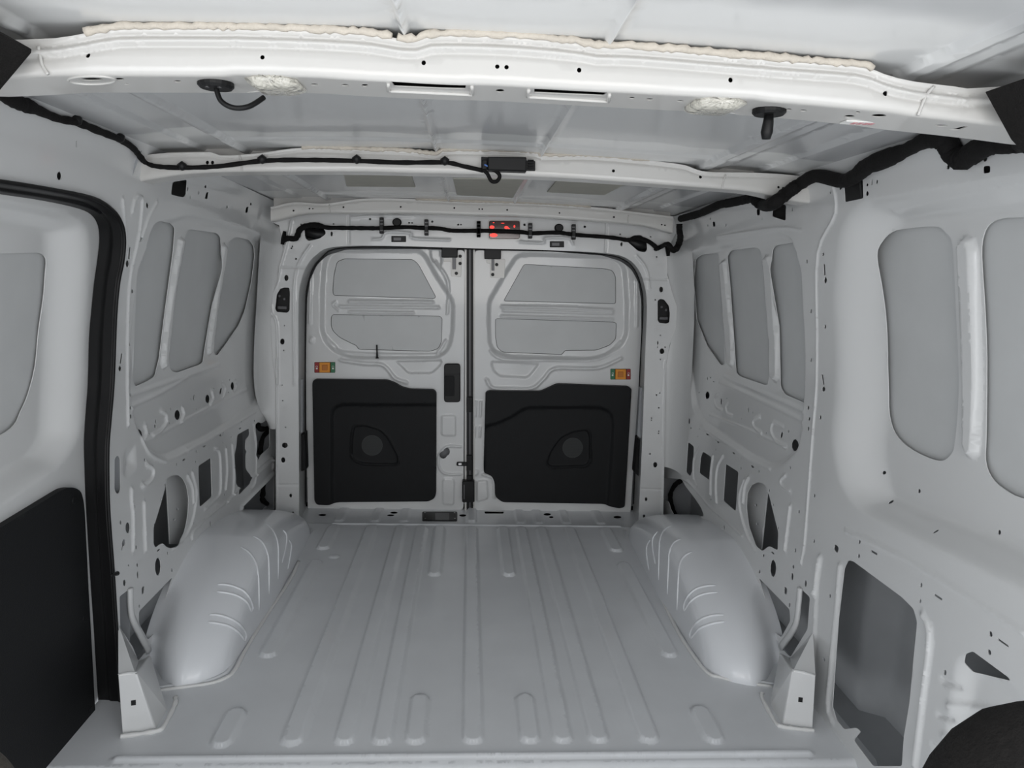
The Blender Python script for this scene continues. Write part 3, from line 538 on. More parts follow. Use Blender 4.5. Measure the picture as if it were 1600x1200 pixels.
hb_('J', [(1215, 665, 13, 17), (1158, 880, 8, 12), (1145, 985, 8, 9), (1223, 228, 5, 5), (1244, 216, 4, 4), (1237, 309, 5, 5), (1192, 373, 4, 4), (1191, 387, 4, 4), (1237, 455, 4, 4), (1236, 469, 4, 4), (1183, 597, 5, 5)])
def ln(k, p, h, w, y=YF, rel=None, n=4): (rel or bf).ridge(xz(catmull(v(k, p), n), y), h, w)
ln('G', [(500, 145), (500, 320)], -.004, .006); ln('H', [(910, 195), (905, 375)], -.004, .006)
ln('G', [(75, 470), (225, 475)], -.004, .005); ln('H', [(1145, 545), (1290, 550)], -.004, .005)
ln('G', [(515, 160), (640, 150), (900, 152)], .003, .008); ln('G', [(1130, 300), (910, 290), (880, 258), (740, 250), (705, 290), (650, 295)], .006, .007)
ln('G', [(160, 1200), (155, 700), (165, 520), (200, 420), (260, 330)], .006, .007); ln('H', [(370, 310), (510, 318), (530, 288), (670, 288), (700, 325)], .006, .007)
ln('G', [(55, 1200), (50, 840), (15, 750), (10, 620), (45, 580), (70, 470), (110, 330), (140, 180)], .007, .007)
ln('H', [(1180, 600), (1160, 480), (1100, 400)], .005, .007); ln('J', [(1280, 20), (1262, 1000)], .006, .006); ln('I', [(50, 0), (50, 1000)], .006, .006)
ln('I', [(50, 790), (190, 790)], -.004, .005); ln('J', [(1120, 815), (1260, 820)], -.004, .005)
wb = sheet('wall_back', lambda a, b, h: np.stack([a, YF-h+0*a, b], 1), outl, hb, bf, .0075, PAINT, rim=.002)
struct(wb, 'white steel rear door frame with header and pillars around the double doors', 'wall')
# reveal running back to the doors
apb = xz(catmull(v('x', [(478, 815), (477, 700), (477, 560), (478, 470), (482, 440), (490, 418), (503, 402), (525, 388), (600, 385), (740, 388), (860, 391), (945, 397), (974, 405), (991, 420), (1001, 445), (1005, 480), (1001, 560), (994, 700), (988, 815)]), 3), YD-.01)
vs = [(p[0], YF+.004, p[1]) for p in apx]+[(p[0], YD-.01, p[1]) for p in apb]+[(p[0]*1.12, YD-.01, p[1]+.06 if p[1] > 1 else p[1]) for p in apb]; n = len(apx)
vs[0] = (vs[0][0], vs[0][1], -.02); vs[n-1] = (vs[n-1][0], vs[n-1][1], -.02); vs[n] = (vs[n][0], vs[n][1], -.02); vs[2*n-1] = (vs[2*n-1][0], vs[2*n-1][1], -.02)
mesh('reveal', vs, [(i, i+1, n+i+1, n+i) for i in range(n-1)]+[(n+i, n+i+1, 2*n+i+1, 2*n+i) for i in range(n-1)], PAINT, wb)
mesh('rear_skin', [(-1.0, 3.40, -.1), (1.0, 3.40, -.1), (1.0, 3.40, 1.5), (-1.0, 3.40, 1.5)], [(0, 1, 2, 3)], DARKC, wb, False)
for e_ in (fle, fre):
    q = [(p[0], YF+.002, p[1]) for p in e_]+[(p[0]+(.03 if p[0] > 0 else -.03), 3.33, p[1]) for p in e_]; mesh('pillar_return', q, [(i, i+1, len(e_)+i+1, len(e_)+i) for i in range(len(e_)-1)], PAINT, wb)
for s_, k_, ws, par in ((-1, 'x', [(409, 342), (405, 400), (401, 470), (397, 540), (397, 600), (404, 635), (414, 652), (426, 660)], wl), (1, 'x', [(1078, 352), (1082, 400), (1085, 470), (1083, 540), (1077, 640), (1068, 745)], wr)):
    A1 = hit(catmull(ws, 5), Fwall(s_, -.0006)); e_ = (fle if s_ < 0 else fre[::-1]); zq = A1[:, 2]; o_ = np.argsort(e_[:, 1]); xe = np.interp(zq, e_[o_, 1], e_[o_, 0]); vs = []; m_ = 8
    for q, x in zip(A1, xe):
        E1 = np.array((x+s_*.002, YF+.006, q[2])); M1 = np.array((q[0]*1.0+s_*.0, YF-.01, q[2]))
        for i in range(m_+1): t = i/m_; vs.append((1-t)**2*q+2*t*(1-t)*M1+t*t*E1)
    fs = [(i*(m_+1)+j, i*(m_+1)+j+1, (i+1)*(m_+1)+j+1, (i+1)*(m_+1)+j) for i in range(len(A1)-1) for j in range(m_)]; mesh('corner_panel', vs, fs, PAINT, par)
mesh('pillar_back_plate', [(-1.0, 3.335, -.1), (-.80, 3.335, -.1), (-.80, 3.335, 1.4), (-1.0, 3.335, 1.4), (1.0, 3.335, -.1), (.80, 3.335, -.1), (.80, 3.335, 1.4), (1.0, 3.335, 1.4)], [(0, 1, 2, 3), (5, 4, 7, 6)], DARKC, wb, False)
dseal = tube('rubber_door_seal', [(p[0], YD-.022, p[1]) for p in apb[1:-1]], .006, RUB, None, 8)
tag(dseal, 'thin black rubber seal running around the rear door opening', 'seal')
def door(name, lab, outline, rec, cuts, extra, holes, side):
    rel = Relief(); rel.pad(xz(rnd(rec, 10), YD), -.022, .020)
    for kind, k, p, h, w in extra:
        if kind == 'p': rel.pad(xz(rnd(v(k, p), 5), YD), h, w)
        else: rel.ridge(xz(catmull(v(k, p), 4), YD), h, w)
    hs = [xz(rnd(c, 4), YD+.02) for c in cuts]+[xz(h, YD) for h in holes]
    o = sheet(name, lambda a, b, h: np.stack([a, YD-h+0*a, b], 1), xz(rnd(outline, 6), YD), hs, rel, .006, PAINT, rim=.012)
    struct(o, lab, 'door')
    for c in cuts:
        q = xz(rnd(c, 4), YD+.02); q = resample(q, .008); d = np.roll(q, -1, 0)-np.roll(q, 1, 0); nn = np.stack([-d[:, 1], d[:, 0]], 1); nn /= (np.linalg.norm(nn, axis=1)[:, None]+1e-9); ar = np.sum(q[:, 0]*np.roll(q[:, 1], -1)-np.roll(q[:, 0], -1)*q[:, 1])
        sheet('blank_panel', lambda a, b, h: np.stack([a, YD+.0245-h+0*a, b], 1), q+nn*.0022*(1 if ar > 0 else -1), [], None, .03, SKINP, .004, o)
        ctr = q.mean(0); prism('gap_shade_plate', ctr+(q-ctr)*1.03, fy(YD+.040), .006, PLA, o, 0)  # black plate stands for the shade in the gap round the blank
    return o
dl = door('door_1', 'left rear cargo door in white steel with black speaker trim and latch handle',
    v('x', [(481, 800), (479, 700), (478, 560), (480, 465), (485, 437), (495, 414), (512, 398), (540, 390), (640, 389), (726, 391), (725, 560), (724, 797)]),
    v('G', [(318, 600), (330, 450), (350, 385), (400, 352), (940, 352), (985, 385), (1060, 520), (1140, 640), (1165, 700), (1160, 900), (1130, 1000), (1060, 1048), (520, 1050), (400, 1005), (335, 930), (315, 860)]),
    [v('G', [(405, 520), (425, 435), (470, 416), (900, 420), (935, 450), (1045, 655), (1035, 668), (405, 648), (397, 620)]),
     v('G', [(400, 765), (1070, 775), (1085, 790), (1080, 940), (1060, 980), (1010, 998), (560, 985), (545, 960), (520, 950), (440, 910), (400, 870), (388, 840), (388, 780)])],
    [('r', 'G', [(500, 686), (1020, 690)], .010, .012), ('r', 'G', [(440, 718), (1060, 724)], .008, .010), ('r', 'G', [(500, 752), (900, 757)], .008, .010), ('r', 'G', [(410, 690), (395, 710), (430, 740)], .006, .008),
     ('p', 'G', [(785, 1056), (1090, 1048), (1075, 1090), (1020, 1138), (870, 1140), (830, 1100)], -.012, .008), ('r', 'G', [(450, 1052), (600, 1072), (700, 1078), (745, 1110), (790, 1165), (860, 1190)], .008, .012),
     ('r', 'G', [(345, 900), (400, 960), (500, 1010), (1000, 1020), (1060, 1000), (1105, 930)], .006, .010), ('r', 'G', [(1115, 760), (1120, 560), (1040, 440)], .005, .010),
     ('p', 'I', [(1075, 352), (1172, 352), (1172, 490), (1075, 485)], .006, .007), ('p', 'I', [(1082, 760), (1095, 745), (1150, 745), (1165, 765), (1160, 920), (1082, 915)], .006, .007), ('r', 'I', [(1200, 552), (1110, 552), (1060, 620), (1070, 690), (1110, 722), (1200, 722)], .007, .008),
     ('r', 'G', [(262, 480), (255, 820)], .006, .01), ('p', 'G', ell(268, 925, 22, 26), .005, .008), ('p', 'G', [(1000, 350), (1010, 420), (1075, 500), (1085, 420), (1070, 350)], -.012, .008)],
    [v('I', ell(1112, 583, 20, 26)), v('I', ell(1090, 603, 24, 24))], 1)
dr = door('door_2', 'right rear cargo door in white steel with black speaker trim, no handle',
    v('x', [(742, 391), (860, 393), (940, 399), (968, 407), (986, 420), (997, 440), (1002, 470), (1002, 520), (998, 600), (985, 804), (742, 799)]),
    v('H', [(170, 670), (280, 480), (345, 385), (420, 376), (950, 393), (1010, 430), (1040, 480), (1055, 700), (1050, 900), (1010, 970), (900, 1040), (800, 1060), (300, 1045), (200, 1010), (165, 950), (160, 720)]),
    [v('H', [(395, 450), (900, 478), (950, 490), (970, 530), (970, 700), (265, 683)]),
     v('H', [(215, 790), (960, 812), (975, 822), (970, 920), (930, 960), (850, 990), (650, 992), (635, 1018), (260, 1003), (225, 970), (215, 900)])],
    [('r', 'H', [(260, 718), (700, 728), (950, 742)], .010, .012), ('r', 'H', [(270, 742), (950, 760)], .008, .010), ('r', 'H', [(255, 778), (950, 798)], .008, .010),
     ('p', 'J', [(180, 12), (500, 28), (455, 90), (420, 128), (240, 120), (195, 80)], -.010, .012), ('r', 'J', [(160, 130), (200, 185), (330, 192), (450, 185), (520, 125), (580, 65), (720, 62), (860, 60), (960, 20), (1000, 0)], .009, .012),
     ('r', 'H', [(185, 990), (260, 1045), (500, 1050), (860, 1042), (1000, 940)], .006, .010), ('r', 'J', [(95, 270), (90, 360)], .006, .008), ('r', 'J', [(125, 270), (122, 360)], .006, .008), ('r', 'J', [(88, 430), (85, 490)], .006, .008), ('r', 'J', [(122, 430), (118, 490)], .006, .008),
     ('p', 'J', [(95, 760), (170, 755), (175, 880), (95, 900)], .010, .008), ('r', 'J', [(140, 725), (195, 745), (208, 790), (210, 870)], .010, .010), ('p', 'J', ell(92, 712, 24, 26), .007, .010), ('r', 'H', [(1100, 560), (1100, 840)], .006, .01)],
    [], -1)
# black trim panels
def trimp(dobj, pts, step_, spk, gc, lab):
    Y = YD-.003
    rel = Relief(); rel.pad(xz(rnd(step_, 14), Y-.006), -.014, .018)
    sp_ = xz(rnd(spk, 6), Y-.004); rel.pad(sp_, -.006, .008); rel.ridge(sp_, .004, .006, True)
    o = sheet('trim_panel', lambda a, b, h: np.stack([a, Y-.026-h+0*a, b], 1), xz(rnd(pts, 5), Y-.026), [], rel, .008, TRIM, .028, dobj); o['label'] = lab
    c = xz([gc], Y-.01)[0]; g = sheet('speaker_grille', lambda a, b, h: np.stack([a, Y-.0075-h+0*a, b], 1), [(c[0]+.048*math.cos(t), c[1]+.048*math.sin(t)) for t in np.linspace(0, 2*math.pi, 28, endpoint=False)], [], None, .02, GRI, .003, o)
    vs = []; fs = []
    for i in range(-11, 12):
        for j in range(-11, 12):
            x, z = c[0]+i*.0042+(j % 2)*.0021, c[1]+j*.0040
            if math.hypot(x-c[0], z-c[1]) < .045:
                n0 = len(vs); vs += [(x+.0013*math.cos(a), Y-.0079, z+.0013*math.sin(a)) for a in np.linspace(0, 2*math.pi, 6, endpoint=False)]; fs.append(tuple(range(n0, n0+6)))
    e = mesh('grille_holes', vs, fs, PLA, o); e['kind'] = 'stuff'
trimp(dl, v('I', [(290, 131), (740, 136), (790, 155), (830, 180), (880, 193), (1030, 197), (1047, 215), (1045, 850), (1035, 880), (1000, 900), (430, 905), (375, 918), (300, 915), (285, 890), (272, 160), (276, 140)]),
      v('I', [(385, 350), (400, 300), (450, 275), (1100, 275), (1100, 1000), (385, 1000)]), v('I', [(540, 418), (600, 412), (700, 442), (750, 492), (812, 610), (812, 648), (790, 662), (600, 658), (545, 642), (517, 610), (517, 520), (528, 440)]), v('I', [(645, 545)])[0], 'moulded matt black lower trim with speaker grille')
trimp(dr, v('J', [(175, 203), (500, 207), (560, 180), (600, 160), (1050, 176), (1068, 190), (1045, 600), (1025, 930), (990, 938), (930, 925), (890, 915), (260, 905), (215, 870), (212, 780), (195, 740), (145, 720), (143, 690), (155, 215)]),
      v('J', [(130, 410), (230, 392), (330, 340), (400, 292), (880, 292), (945, 330), (962, 400), (925, 960), (250, 960), (130, 900)]), v('J', [(790, 440), (808, 480), (808, 640), (780, 672), (560, 678), (530, 650), (560, 570), (620, 490), (700, 450)]), v('J', [(700, 560)])[0], 'moulded matt black lower trim with speaker grille')
# pull handle / inner release on the left door
p = xz(rnd(v('I', rect(1095, 34, 1197, 275)), 5), YD-.02)
hd = prism('release_handle', p, fy(YD-.0), .022, PLA, dl, .004); hd['label'] = 'black plastic inner release handle'
prism('handle_recess_lip', xz(rnd(v('I', rect(1098, 108, 1160, 235)), 3), YD-.026), fy(YD-.022), .004, TRIM, hd, .001)
prism('handle_cap', xz(rnd(v('I', rect(1097, 38, 1195, 100)), 4), YD-.026), fy(YD-.022), .003, PLA, hd, .001)
prism('catch_bar', xz(rnd(v('I', rect(1173, 650, 1245, 672)), 3), YD-.015), fy(YD-.002), .016, PLA, dl, .002)
prism('catch_slot', xz(rnd(v('I', rect(1185, 655, 1205, 667)), 1), YD-.02), fy(YD-.018), .001, MET, dl)
# door buffers and upper latches
for dobj, k, bx, arm, bolts in ((dl, 'h', rect(183, 150, 415, 300), rect(340, 300, 390, 470), [(452, 280), (452, 385), (397, 527)]), (dr, 'h', rect(803, 168, 1042, 322), rect(905, 322, 945, 488), [(980, 402), (922, 545)])):
    b = prism('latch_block', xz(rnd(v(k, bx), 1.5), YD-.03), fy(YD), .035, PLA, dobj, .003); b['label'] = 'black plastic upper latch block'
    prism('latch_arm', xz(v(k, arm), YD-.01), fy(YD), .014, DMET, dobj, .001)
    x0, y0, x1, y1 = bx[0][0], bx[2][1], bx[2][0], arm[2][1]
    prism('latch_bracket', xz(rnd(v(k, [(x0+30, y0), (x1+60, y0), (x1+50, y1+110), (arm[0][0]-20, y1+100), (arm[0][0]-20, y0+60), (x0+30, y0+60)]), 2), YD), fy(YD+.001), .005, BEAMP, dobj, .001)
    for q in bolts:
        c = xz(v(k, [q]), YD-.005)[0]; prism('bolt', ell(c[0], c[1], .0075, .0075, 12), fy(YD-.003), .007, PLA, dobj, .001)
bl = prism('lower_latch_block', xz(rnd(v('J', rect(8, 765, 86, 898)), 2), YD-.03), fy(YD), .035, PLA, dr, .003); bl['label'] = 'black plastic lower latch block'
prism('latch_slot_line', xz(v('J', rect(18, 790, 24, 880)), YD-.035), fy(YD-.035), .001, DMET, bl)
# emergency release switches with green and red stickers
def esw(k, bx, left_red, lab):
    x0, y0, x1, y1 = bx; P0 = xz(v(k, [((x0+x1)/2, (y0+y1)/2)]), YD-.012)[0]; e = empty('release_switch', (P0[0], YD, P0[1])); tag(e, lab, 'switch', 'emergency release switches on the rear doors')
    prism('label_backing', xz(rnd(v(k, rect(x0-4, y0-4, x1+4, y1+4)), 1.5), YD-.004), fy(YD), .003, WHT, e, .0)
    w = x1-x0
    l, m_, r = rect(x0+2, y0+2, x0+.21*w, y1-2), rect(x0+.24*w, y0+2, x0+.76*w, y1-2), rect(x0+.80*w, y0+2, x1-2, y1-2)
    prism('housing', xz(rnd(v(k, rect(x0, y0, x1, y1)), 1), YD-.004), fy(YD-.003), .002, PLA, e)
    for q, mm, nm in ((l, REDS if left_red else GRN, 'sticker'), (r, GRN if left_red else REDS, 'sticker')):
        o = prism(nm, xz(v(k, q), YD-.005), fy(YD-.005), .0012, mm, e); cx = (q[0][0]+q[1][0])/2; cy = (q[0][1]+q[2][1])/2
        c = xz(v(k, [(cx, cy)]), YD-.007)[0]
        prism('padlock_symbol', ell(c[0], c[1]-.005, .0045, .004, 8), fy(YD-.0062), .0005, WHT, o); tube('padlock_shackle', [(c[0]-.003, YD-.0065, c[1]), (c[0]-.003, YD-.0065, c[1]+.006), (c[0]+.003, YD-.0065, c[1]+.006), (c[0]+.003, YD-.0065, c[1])], .0008, WHT, o, 5, n=3)
    o = prism('slider', xz(rnd(v(k, m_), 1), YD-.006), fy(YD-.004), .008, ORA, e, .002); mx = (m_[0][0]+m_[1][0])/2; my = (y0+y1)/2
    prism('thumb_pad', xz(rnd(v(k, rect(mx-.13*w, my-16, mx+.13*w, my+18)), 1), YD-.012), fy(YD-.012), .004, mat('dark_amber', (.5, .16, .01), .4), o, .001)
esw('G', (285, 1063, 415, 1130), True, 'amber release switch on the left rear door, red sticker at its left')
esw('H', (935, 1105, 1062, 1172), False, 'amber release switch on the right rear door, green sticker at its left')
# locking pin standing on the left door
pt = hit(v('G', [(675, 955), (676, 1000), (677, 1030), (678, 1040)]), Fy(YD-.01)); pn = tube('lock_pin', pt, [.0035, .0035, .005, .008], PLA, None, 8); tag(pn, 'short black lock pin standing upright below the blanked window of the left rear door', 'pin')
# centre joint
cs = empty('centre_seal', (0, YD, 0)); tag(cs, 'vertical black rubber seal strip between the two rear doors', 'seal')
for k, (a, b), m_, y0, dp, nm in (('x', (726, 729), BEAMP, YD+.004, .008, 'edge_strip'), ('x', (729.5, 733), RUB, YD+.004, .012, 'rubber_strip'), ('x', (733, 735.5), DMET, YD+.008, .006, 'channel'), ('x', (735.5, 739), RUB, YD+.004, .012, 'rubber_strip'), ('x', (739.5, 742), BEAMP, YD+.004, .008, 'edge_strip')):
    prism(nm, xz(v('x', rect(a+.0, 389, b+.0, 797)), y0), fy(y0), dp, m_, cs, .0)
for yy in (632, 723, 755): prism('seal_bump', xz(v('x', rect(729, yy-12, 738, yy+12)), YD-.01), fy(YD), .018, RUB, cs, .003)
# hinge covers in the reveal
for sx, pl, lab in ((-1, v('I', [(186, 130), (214, 130), (214, 460), (190, 470)]), ''), (1, v('J', [(1118, 180), (1150, 180), (1125, 500), (1100, 480)]), '')):
    q = xz(pl, 3.22); o = prism('hinge_cover', q, fy(3.24), .03, DARKC, wb, .002)
for pl in (v('I', [(192, 480), (232, 455), (240, 690), (195, 700)]), v('J', [(1098, 485), (1128, 520), (1112, 735), (1078, 705)])):
    prism('hinge_block', xz(rnd(pl, 2), 3.23), fy(3.26), .05, PLA, wb, .003)
# side latch mechanisms inside the pillar holes
for k, sc in (('G', (88, 680)), ('H', (1268, 748))):
    c = xz(v(k, [sc]), YF+.03)[0]; e = empty('pillar_latch', (c[0], YF+.03, c[1])); tag(e, 'dark latch mechanism inside the oval hole of the %s rear pillar' % ('left' if k == 'G' else 'right'), 'latch')
    prism('housing', rnd(rect(c[0]-.035, c[1]-.06, c[0]+.035, c[1]+.06), .01), fy(YF+.05), .025, PLA, e, .003)
    for dx, dz in ((-.012, .02), (.008, .008)): prism('screw', ell(c[0]+dx, c[1]+dz, .006, .006, 10), fy(YF+.025), .003, DMET, e, .001)
    prism('lever', rnd(rect(c[0]-.02, c[1]-.035, c[0]+.018, c[1]-.022), .003), fy(YF+.025), .006, DMET, e, .001)
for k, q in (('G', (290, 262)), ('H', (1110, 330))):
    c = xz(v(k, [q]), YF+.03)[0]; e = tube('drain_boot', [(c[0]-.05, YF+.035, c[1]+.02), (c[0], YF+.02, c[1]), (c[0]+.05, YF+.035, c[1]+.0)], .024, PLA, None, 10, n=4); tag(e, 'black rubber boot in the %s corner hole above the rear doors' % ('left' if k == 'G' else 'right'), 'boot')
# brake lamp
c = hit(v('H', [(272, 236)]), Fy(YF))[0]; bk = empty('brake_lamp', tuple(c)); tag(bk, 'red centre brake lamp in the header above the rear doors', 'lamp')
prism('lens', xz(rnd(v('H', rect(176, 180, 368, 293)), 3), YF), fy(YF-.001), .006, REDL, bk, .002)
fm = xz(rnd(v('H', rect(168, 172, 376, 300)), 4), YF); prism('frame', fm, fy(YF), .003, BEAMP, bk)
for (x, y, rx, ry) in ((195, 220, 16, 11), (285, 222, 14, 10), (335, 215, 6, 9), (262, 195, 12, 3), (205, 192, 6, 3), (205, 270, 26, 13), (300, 228, 8, 4)):
    prism('glowing_diode', xz(v('H', ell(x, y, rx, ry, 10)), YF-.008), fy(YF-.007), .001, REDG, bk)
# number plate lamp slots
for k, b in (('G', rect(766, 275, 858, 313)), ('H', rect(556, 308, 645, 346))):
    c = xz(v(k, b), YF).mean(0); e = empty('lamp_socket', (c[0], YF, c[1])); tag(e, 'small dark rectangular lamp socket in the header, %s of the brake lamp' % ('left' if k == 'G' else 'right'), 'socket')
    prism('housing', xz(rnd(v(k, b), 1), YF), fy(YF), .004, PLA, e, .001); x0, y0 = b[0]; prism('contact_plate', xz(v(k, rect(x0+14, y0+10, x0+60, y0+28)), YF-.004), fy(YF-.004), .001, DMET, e)

# ================================================================== ROOF
tb1 = v('x', [(-60, 60), (15, 62), (60, 61), (100, 58), (160, 47), (200, 43), (400, 44), (560, 51), (620, 60), (650, 62), (680, 54), (800, 57), (900, 66), (935, 72), (1000, 74), (1200, 91), (1340, 102), (1370, 112), (1420, 126), (1500, 136), (1520, 138), (1660, 128)])
bb1 = v('x', [(-60, 124), (15, 121), (75, 117), (175, 117), (347, 117.5), (364, 115.5), (420, 116.5), (500, 120), (560, 124), (685, 130), (760, 131.5), (826, 135), (951, 142), (1060, 148), (1187, 154), (1200, 157), (1285, 164), (1390, 174.5), (1439, 181.5), (1565, 195.5), (1660, 208)])
tb2 = v('x', [(190, 238), (225, 242), (260, 239), (330, 238), (345, 243), (400, 240), (470, 231), (560, 233), (640, 236), (680, 241), (705, 234), (830, 237), (850, 243), (930, 243), (1060, 256), (1100, 268), (1180, 270), (1250, 275), (1320, 290)])
bb2 = v('x', [(190, 290), (225, 282), (300, 271), (400, 268), (560, 268), (640, 270), (740, 272), (860, 277), (960, 283), (1100, 293), (1180, 300), (1240, 314), (1300, 320), (1340, 318)])
tb3 = v('x', [(400, 327), (430, 322), (460, 316), (510, 318), (570, 310), (640, 311), (740, 315), (830, 317), (930, 324), (1000, 332), (1060, 340), (1110, 352)])
bb3 = v('x', [(400, 348), (430, 345), (480, 334), (560, 334), (640, 334), (740, 337), (800, 338), (900, 344), (1000, 352), (1050, 364), (1110, 372)])
def curve_at(pts, y, off=0):
    P = xz([(p[0], p[1]+off) for p in catmull(pts, 4)], y); o = np.argsort(P[:, 0]); P = P[o]; return lambda x: np.interp(x, P[:, 0], P[:, 1])
BZ = {}
for key, (t, b, y) in dict(b1=(tb1, bb1, 1.0), b2=(tb2, bb2, 1.90), b3=(tb3, bb3, 3.0)).items(): BZ[key] = (curve_at(t, y), curve_at(b, y), y)
xs_ = np.linspace(-.9, .9, 181)
_xf = np.linspace(-.5, .5, 60); RF = []
for k_ in ('b1', 'b2', 'b3'):
    b_, a_ = np.polyfit(_xf**2, BZ[k_][0](_xf), 1); RF.append((a_+.006, max(-b_, .02)))

def roofz(x, y):
    """roof sheet just above the bows, following their crowned shape"""
    k = lambda c: 1.0-.0
    q = x*x; c1, c2, c3 = [a_-min(b_, .045)*q for a_, b_ in RF]
    return np.where(y < 1.9, c1+(c2-c1)*(y-1.0)/.9, c2+(c3-c2)*(y-1.9)/1.1)
rr_ = Relief()
def rx(px, y): return hit([px], lambda P: P[:, 2]-roofz(P[:, 0], P[:, 1]))[0]
def roofrib(px, w, h, y0=.2, y1=3.3):
    x = rx(px, 0)[0]; rr_.pad(rect(x-w, y0, x+w, y1), h*1.4, .006); return x
RX = []
for p, w, h in (((383, 235), .018, .006), ((682, 231), .007, .006), ((848, 234), .007, .006), ((1106, 255), .018, .006), ((330, 225), .05, -.004), ((1168, 262), .05, -.004)): RX.append(roofrib(p, w, h))
for a, b in ((1.02, 1.22), (1.78, 1.96), (1.96, 2.06), (2.85, 3.02)): rr_.pad(rnd(rect(-.62, a, .62, b), .03), .004, .03)
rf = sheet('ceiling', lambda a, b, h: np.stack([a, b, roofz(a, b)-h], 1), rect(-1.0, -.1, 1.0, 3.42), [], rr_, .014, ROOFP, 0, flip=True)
struct(rf, 'grey painted roof skin above the cross bows with faint lengthwise ribs', 'ceiling')

def bow(name, key, D, ridge_, holes, lab, step=.011, xr=(-.86, .86), uh=()):
    zt, zb, y0 = BZ[key]; r = .007
    def mp(a, b, h):
        z0 = zb(a); out = np.zeros((len(a), 3)); out[:, 0] = a; t = np.clip((b+r)/(2*r), 0, 1)
        y = np.where(b > r, y0, np.where(b < -r, y0-b, (1-t)**2*(y0+r)+2*t*(1-t)*y0+t*t*y0)); z = np.where(b > r, z0+b, np.where(b < -r, z0, (1-t)**2*z0+2*t*(1-t)*z0+t*t*(z0+r)))
        out[:, 1] = y-h*t; out[:, 2] = z-h*(1-t); return out
    xs = np.linspace(xr[0], xr[1], 90); H = np.maximum(zt(xs)-zb(xs), .02)
    outer = np.vstack([np.stack([xs, H], 1), [[xr[1], -D], [xr[0], -D]]])
    rel = Relief()
    for off, h_, w_ in ridge_: rel.ridge(np.stack([xs, np.maximum(H-off, .015)], 1), h_, w_)
    hs = []
    for k, p in holes:                                            # cut-outs in the front face
        q = xz(v(k, p), y0); hs.append(np.stack([q[:, 0], q[:, 1]-zb(q[:, 0])], 1))
    for k, p in uh:                                               # cut-outs in the underside
        P = hit(v(k, p), lambda P: P[:, 2]-zb(P[:, 0])); hs.append(np.stack([P[:, 0], y0-P[:, 1]], 1))
    hs = [h for h in hs if h[:, 1].min() > -D+.004 and h[:, 1].max() < .12]
    o = sheet(name, mp, outer, hs, rel, step*.7, BEAMP, rim=.0014); struct(o, lab, 'roof beam')
    vs = [(x, y0+D, zb(np.array([x]))[0]) for x in xs]+[(x, y0+D, roofz(np.array([x]), np.array([y0]))[0]+.03) for x in xs]; n = len(xs)
    mesh('back_flange', vs, [(i, i+1, n+i+1, n+i) for i in range(n-1)], BEAMP, o)
    vs = [(x, y0+.02, zb(np.array([x]))[0]+.004) for x in xs]+[(x, y0+.02, max(zt(x)-.004, zb(x)+.01)) for x in xs]
    mesh('hole_shade_web', vs, [(i, i+1, n+i+1, n+i) for i in range(n-1)], PLA, o)  # black sheet added so the bow holes read as shade
    vs = [(x, y0+.003, zb(np.array([x]))[0]+.022) for x in xs]+[(x, y0+D, zb(np.array([x]))[0]+.022) for x in xs]
    vs += [(x, y0+D-.003, zb(np.array([x]))[0]+.022) for x in xs]+[(x, y0+D-.003, zb(np.array([x]))[0]+.001) for x in xs]
    mesh('hole_shade_liner', vs, [(k*n+i, k*n+i+1, k*n+n+i+1, k*n+n+i) for i in range(n-1) for k in (0, 2)], PLA, o)  # black lining stands in for shade inside the bow cut-outs
    return o
E_ = ell
b1 = bow('roof_bow', 'b1', .095, [(.009, -.004, .0045), (.016, .005, .0055), (.023, -.003, .005)],
    [('A', E_(274, 173, 7, 8)), ('A', E_(820, 179, 7, 7)), ('A', E_(1324, 196, 7, 8)), ('A', E_(1554, 208, 7, 7)), ('A', E_(1583, 210, 7, 7)), ('B', E_(210, 219, 7, 8)), ('B', E_(683, 250, 7, 8)), ('B', E_(1169, 292, 7, 8))],
    'nearest white roof bow spanning the top of the picture, with round holes along its face',
    uh=[('e', E_(575, 496, 70, 9, 14)), ('e', E_(743, 495, 34, 8)), ('e', E_(1110, 509, 26, 6)), ('e', E_(792, 524, 18, 4)), ('i', [(165, 281), (538, 299), (535, 317), (180, 304)]), ('i', [(880, 316), (1243, 335), (1225, 351), (880, 336)]),
        ('i', E_(32, 298, 16, 5)), ('A', E_(1078, 266, 12, 3)), ('A', E_(1140, 268, 9, 3)), ('A', E_(982, 264, 12, 3)), ('i', E_(708, 326, 22, 8)), ('i', E_(1368, 362, 15, 5)), ('i', E_(1456, 369, 19, 5)), ('j', E_(65, 222, 16, 4)), ('j', E_(550, 260, 14, 4)), ('j', E_(615, 265, 16, 4)), ('j', E_(820, 291, 24, 6)), ('j', E_(858, 273, 12, 4)), ('j', E_(952, 288, 34, 7)), ('j', E_(1230, 332, 30, 4)), ('j', [(1262, 352), (1310, 352), (1350, 336), (1330, 336)])])
b2 = bow('roof_bow', 'b2', .07, [(.010, -.003, .005)],
    [('B', E_(317, 534, 5, 5)), ('B', E_(589, 553, 5, 5)), ('A', E_(648, 508, 5, 6)), ('A', E_(664, 508, 5, 6)), ('B', E_(833, 585, 4, 4)), ('B', E_(848, 589, 5, 5))],
    'second white roof bow, carrying the thin left harness and the black control box')
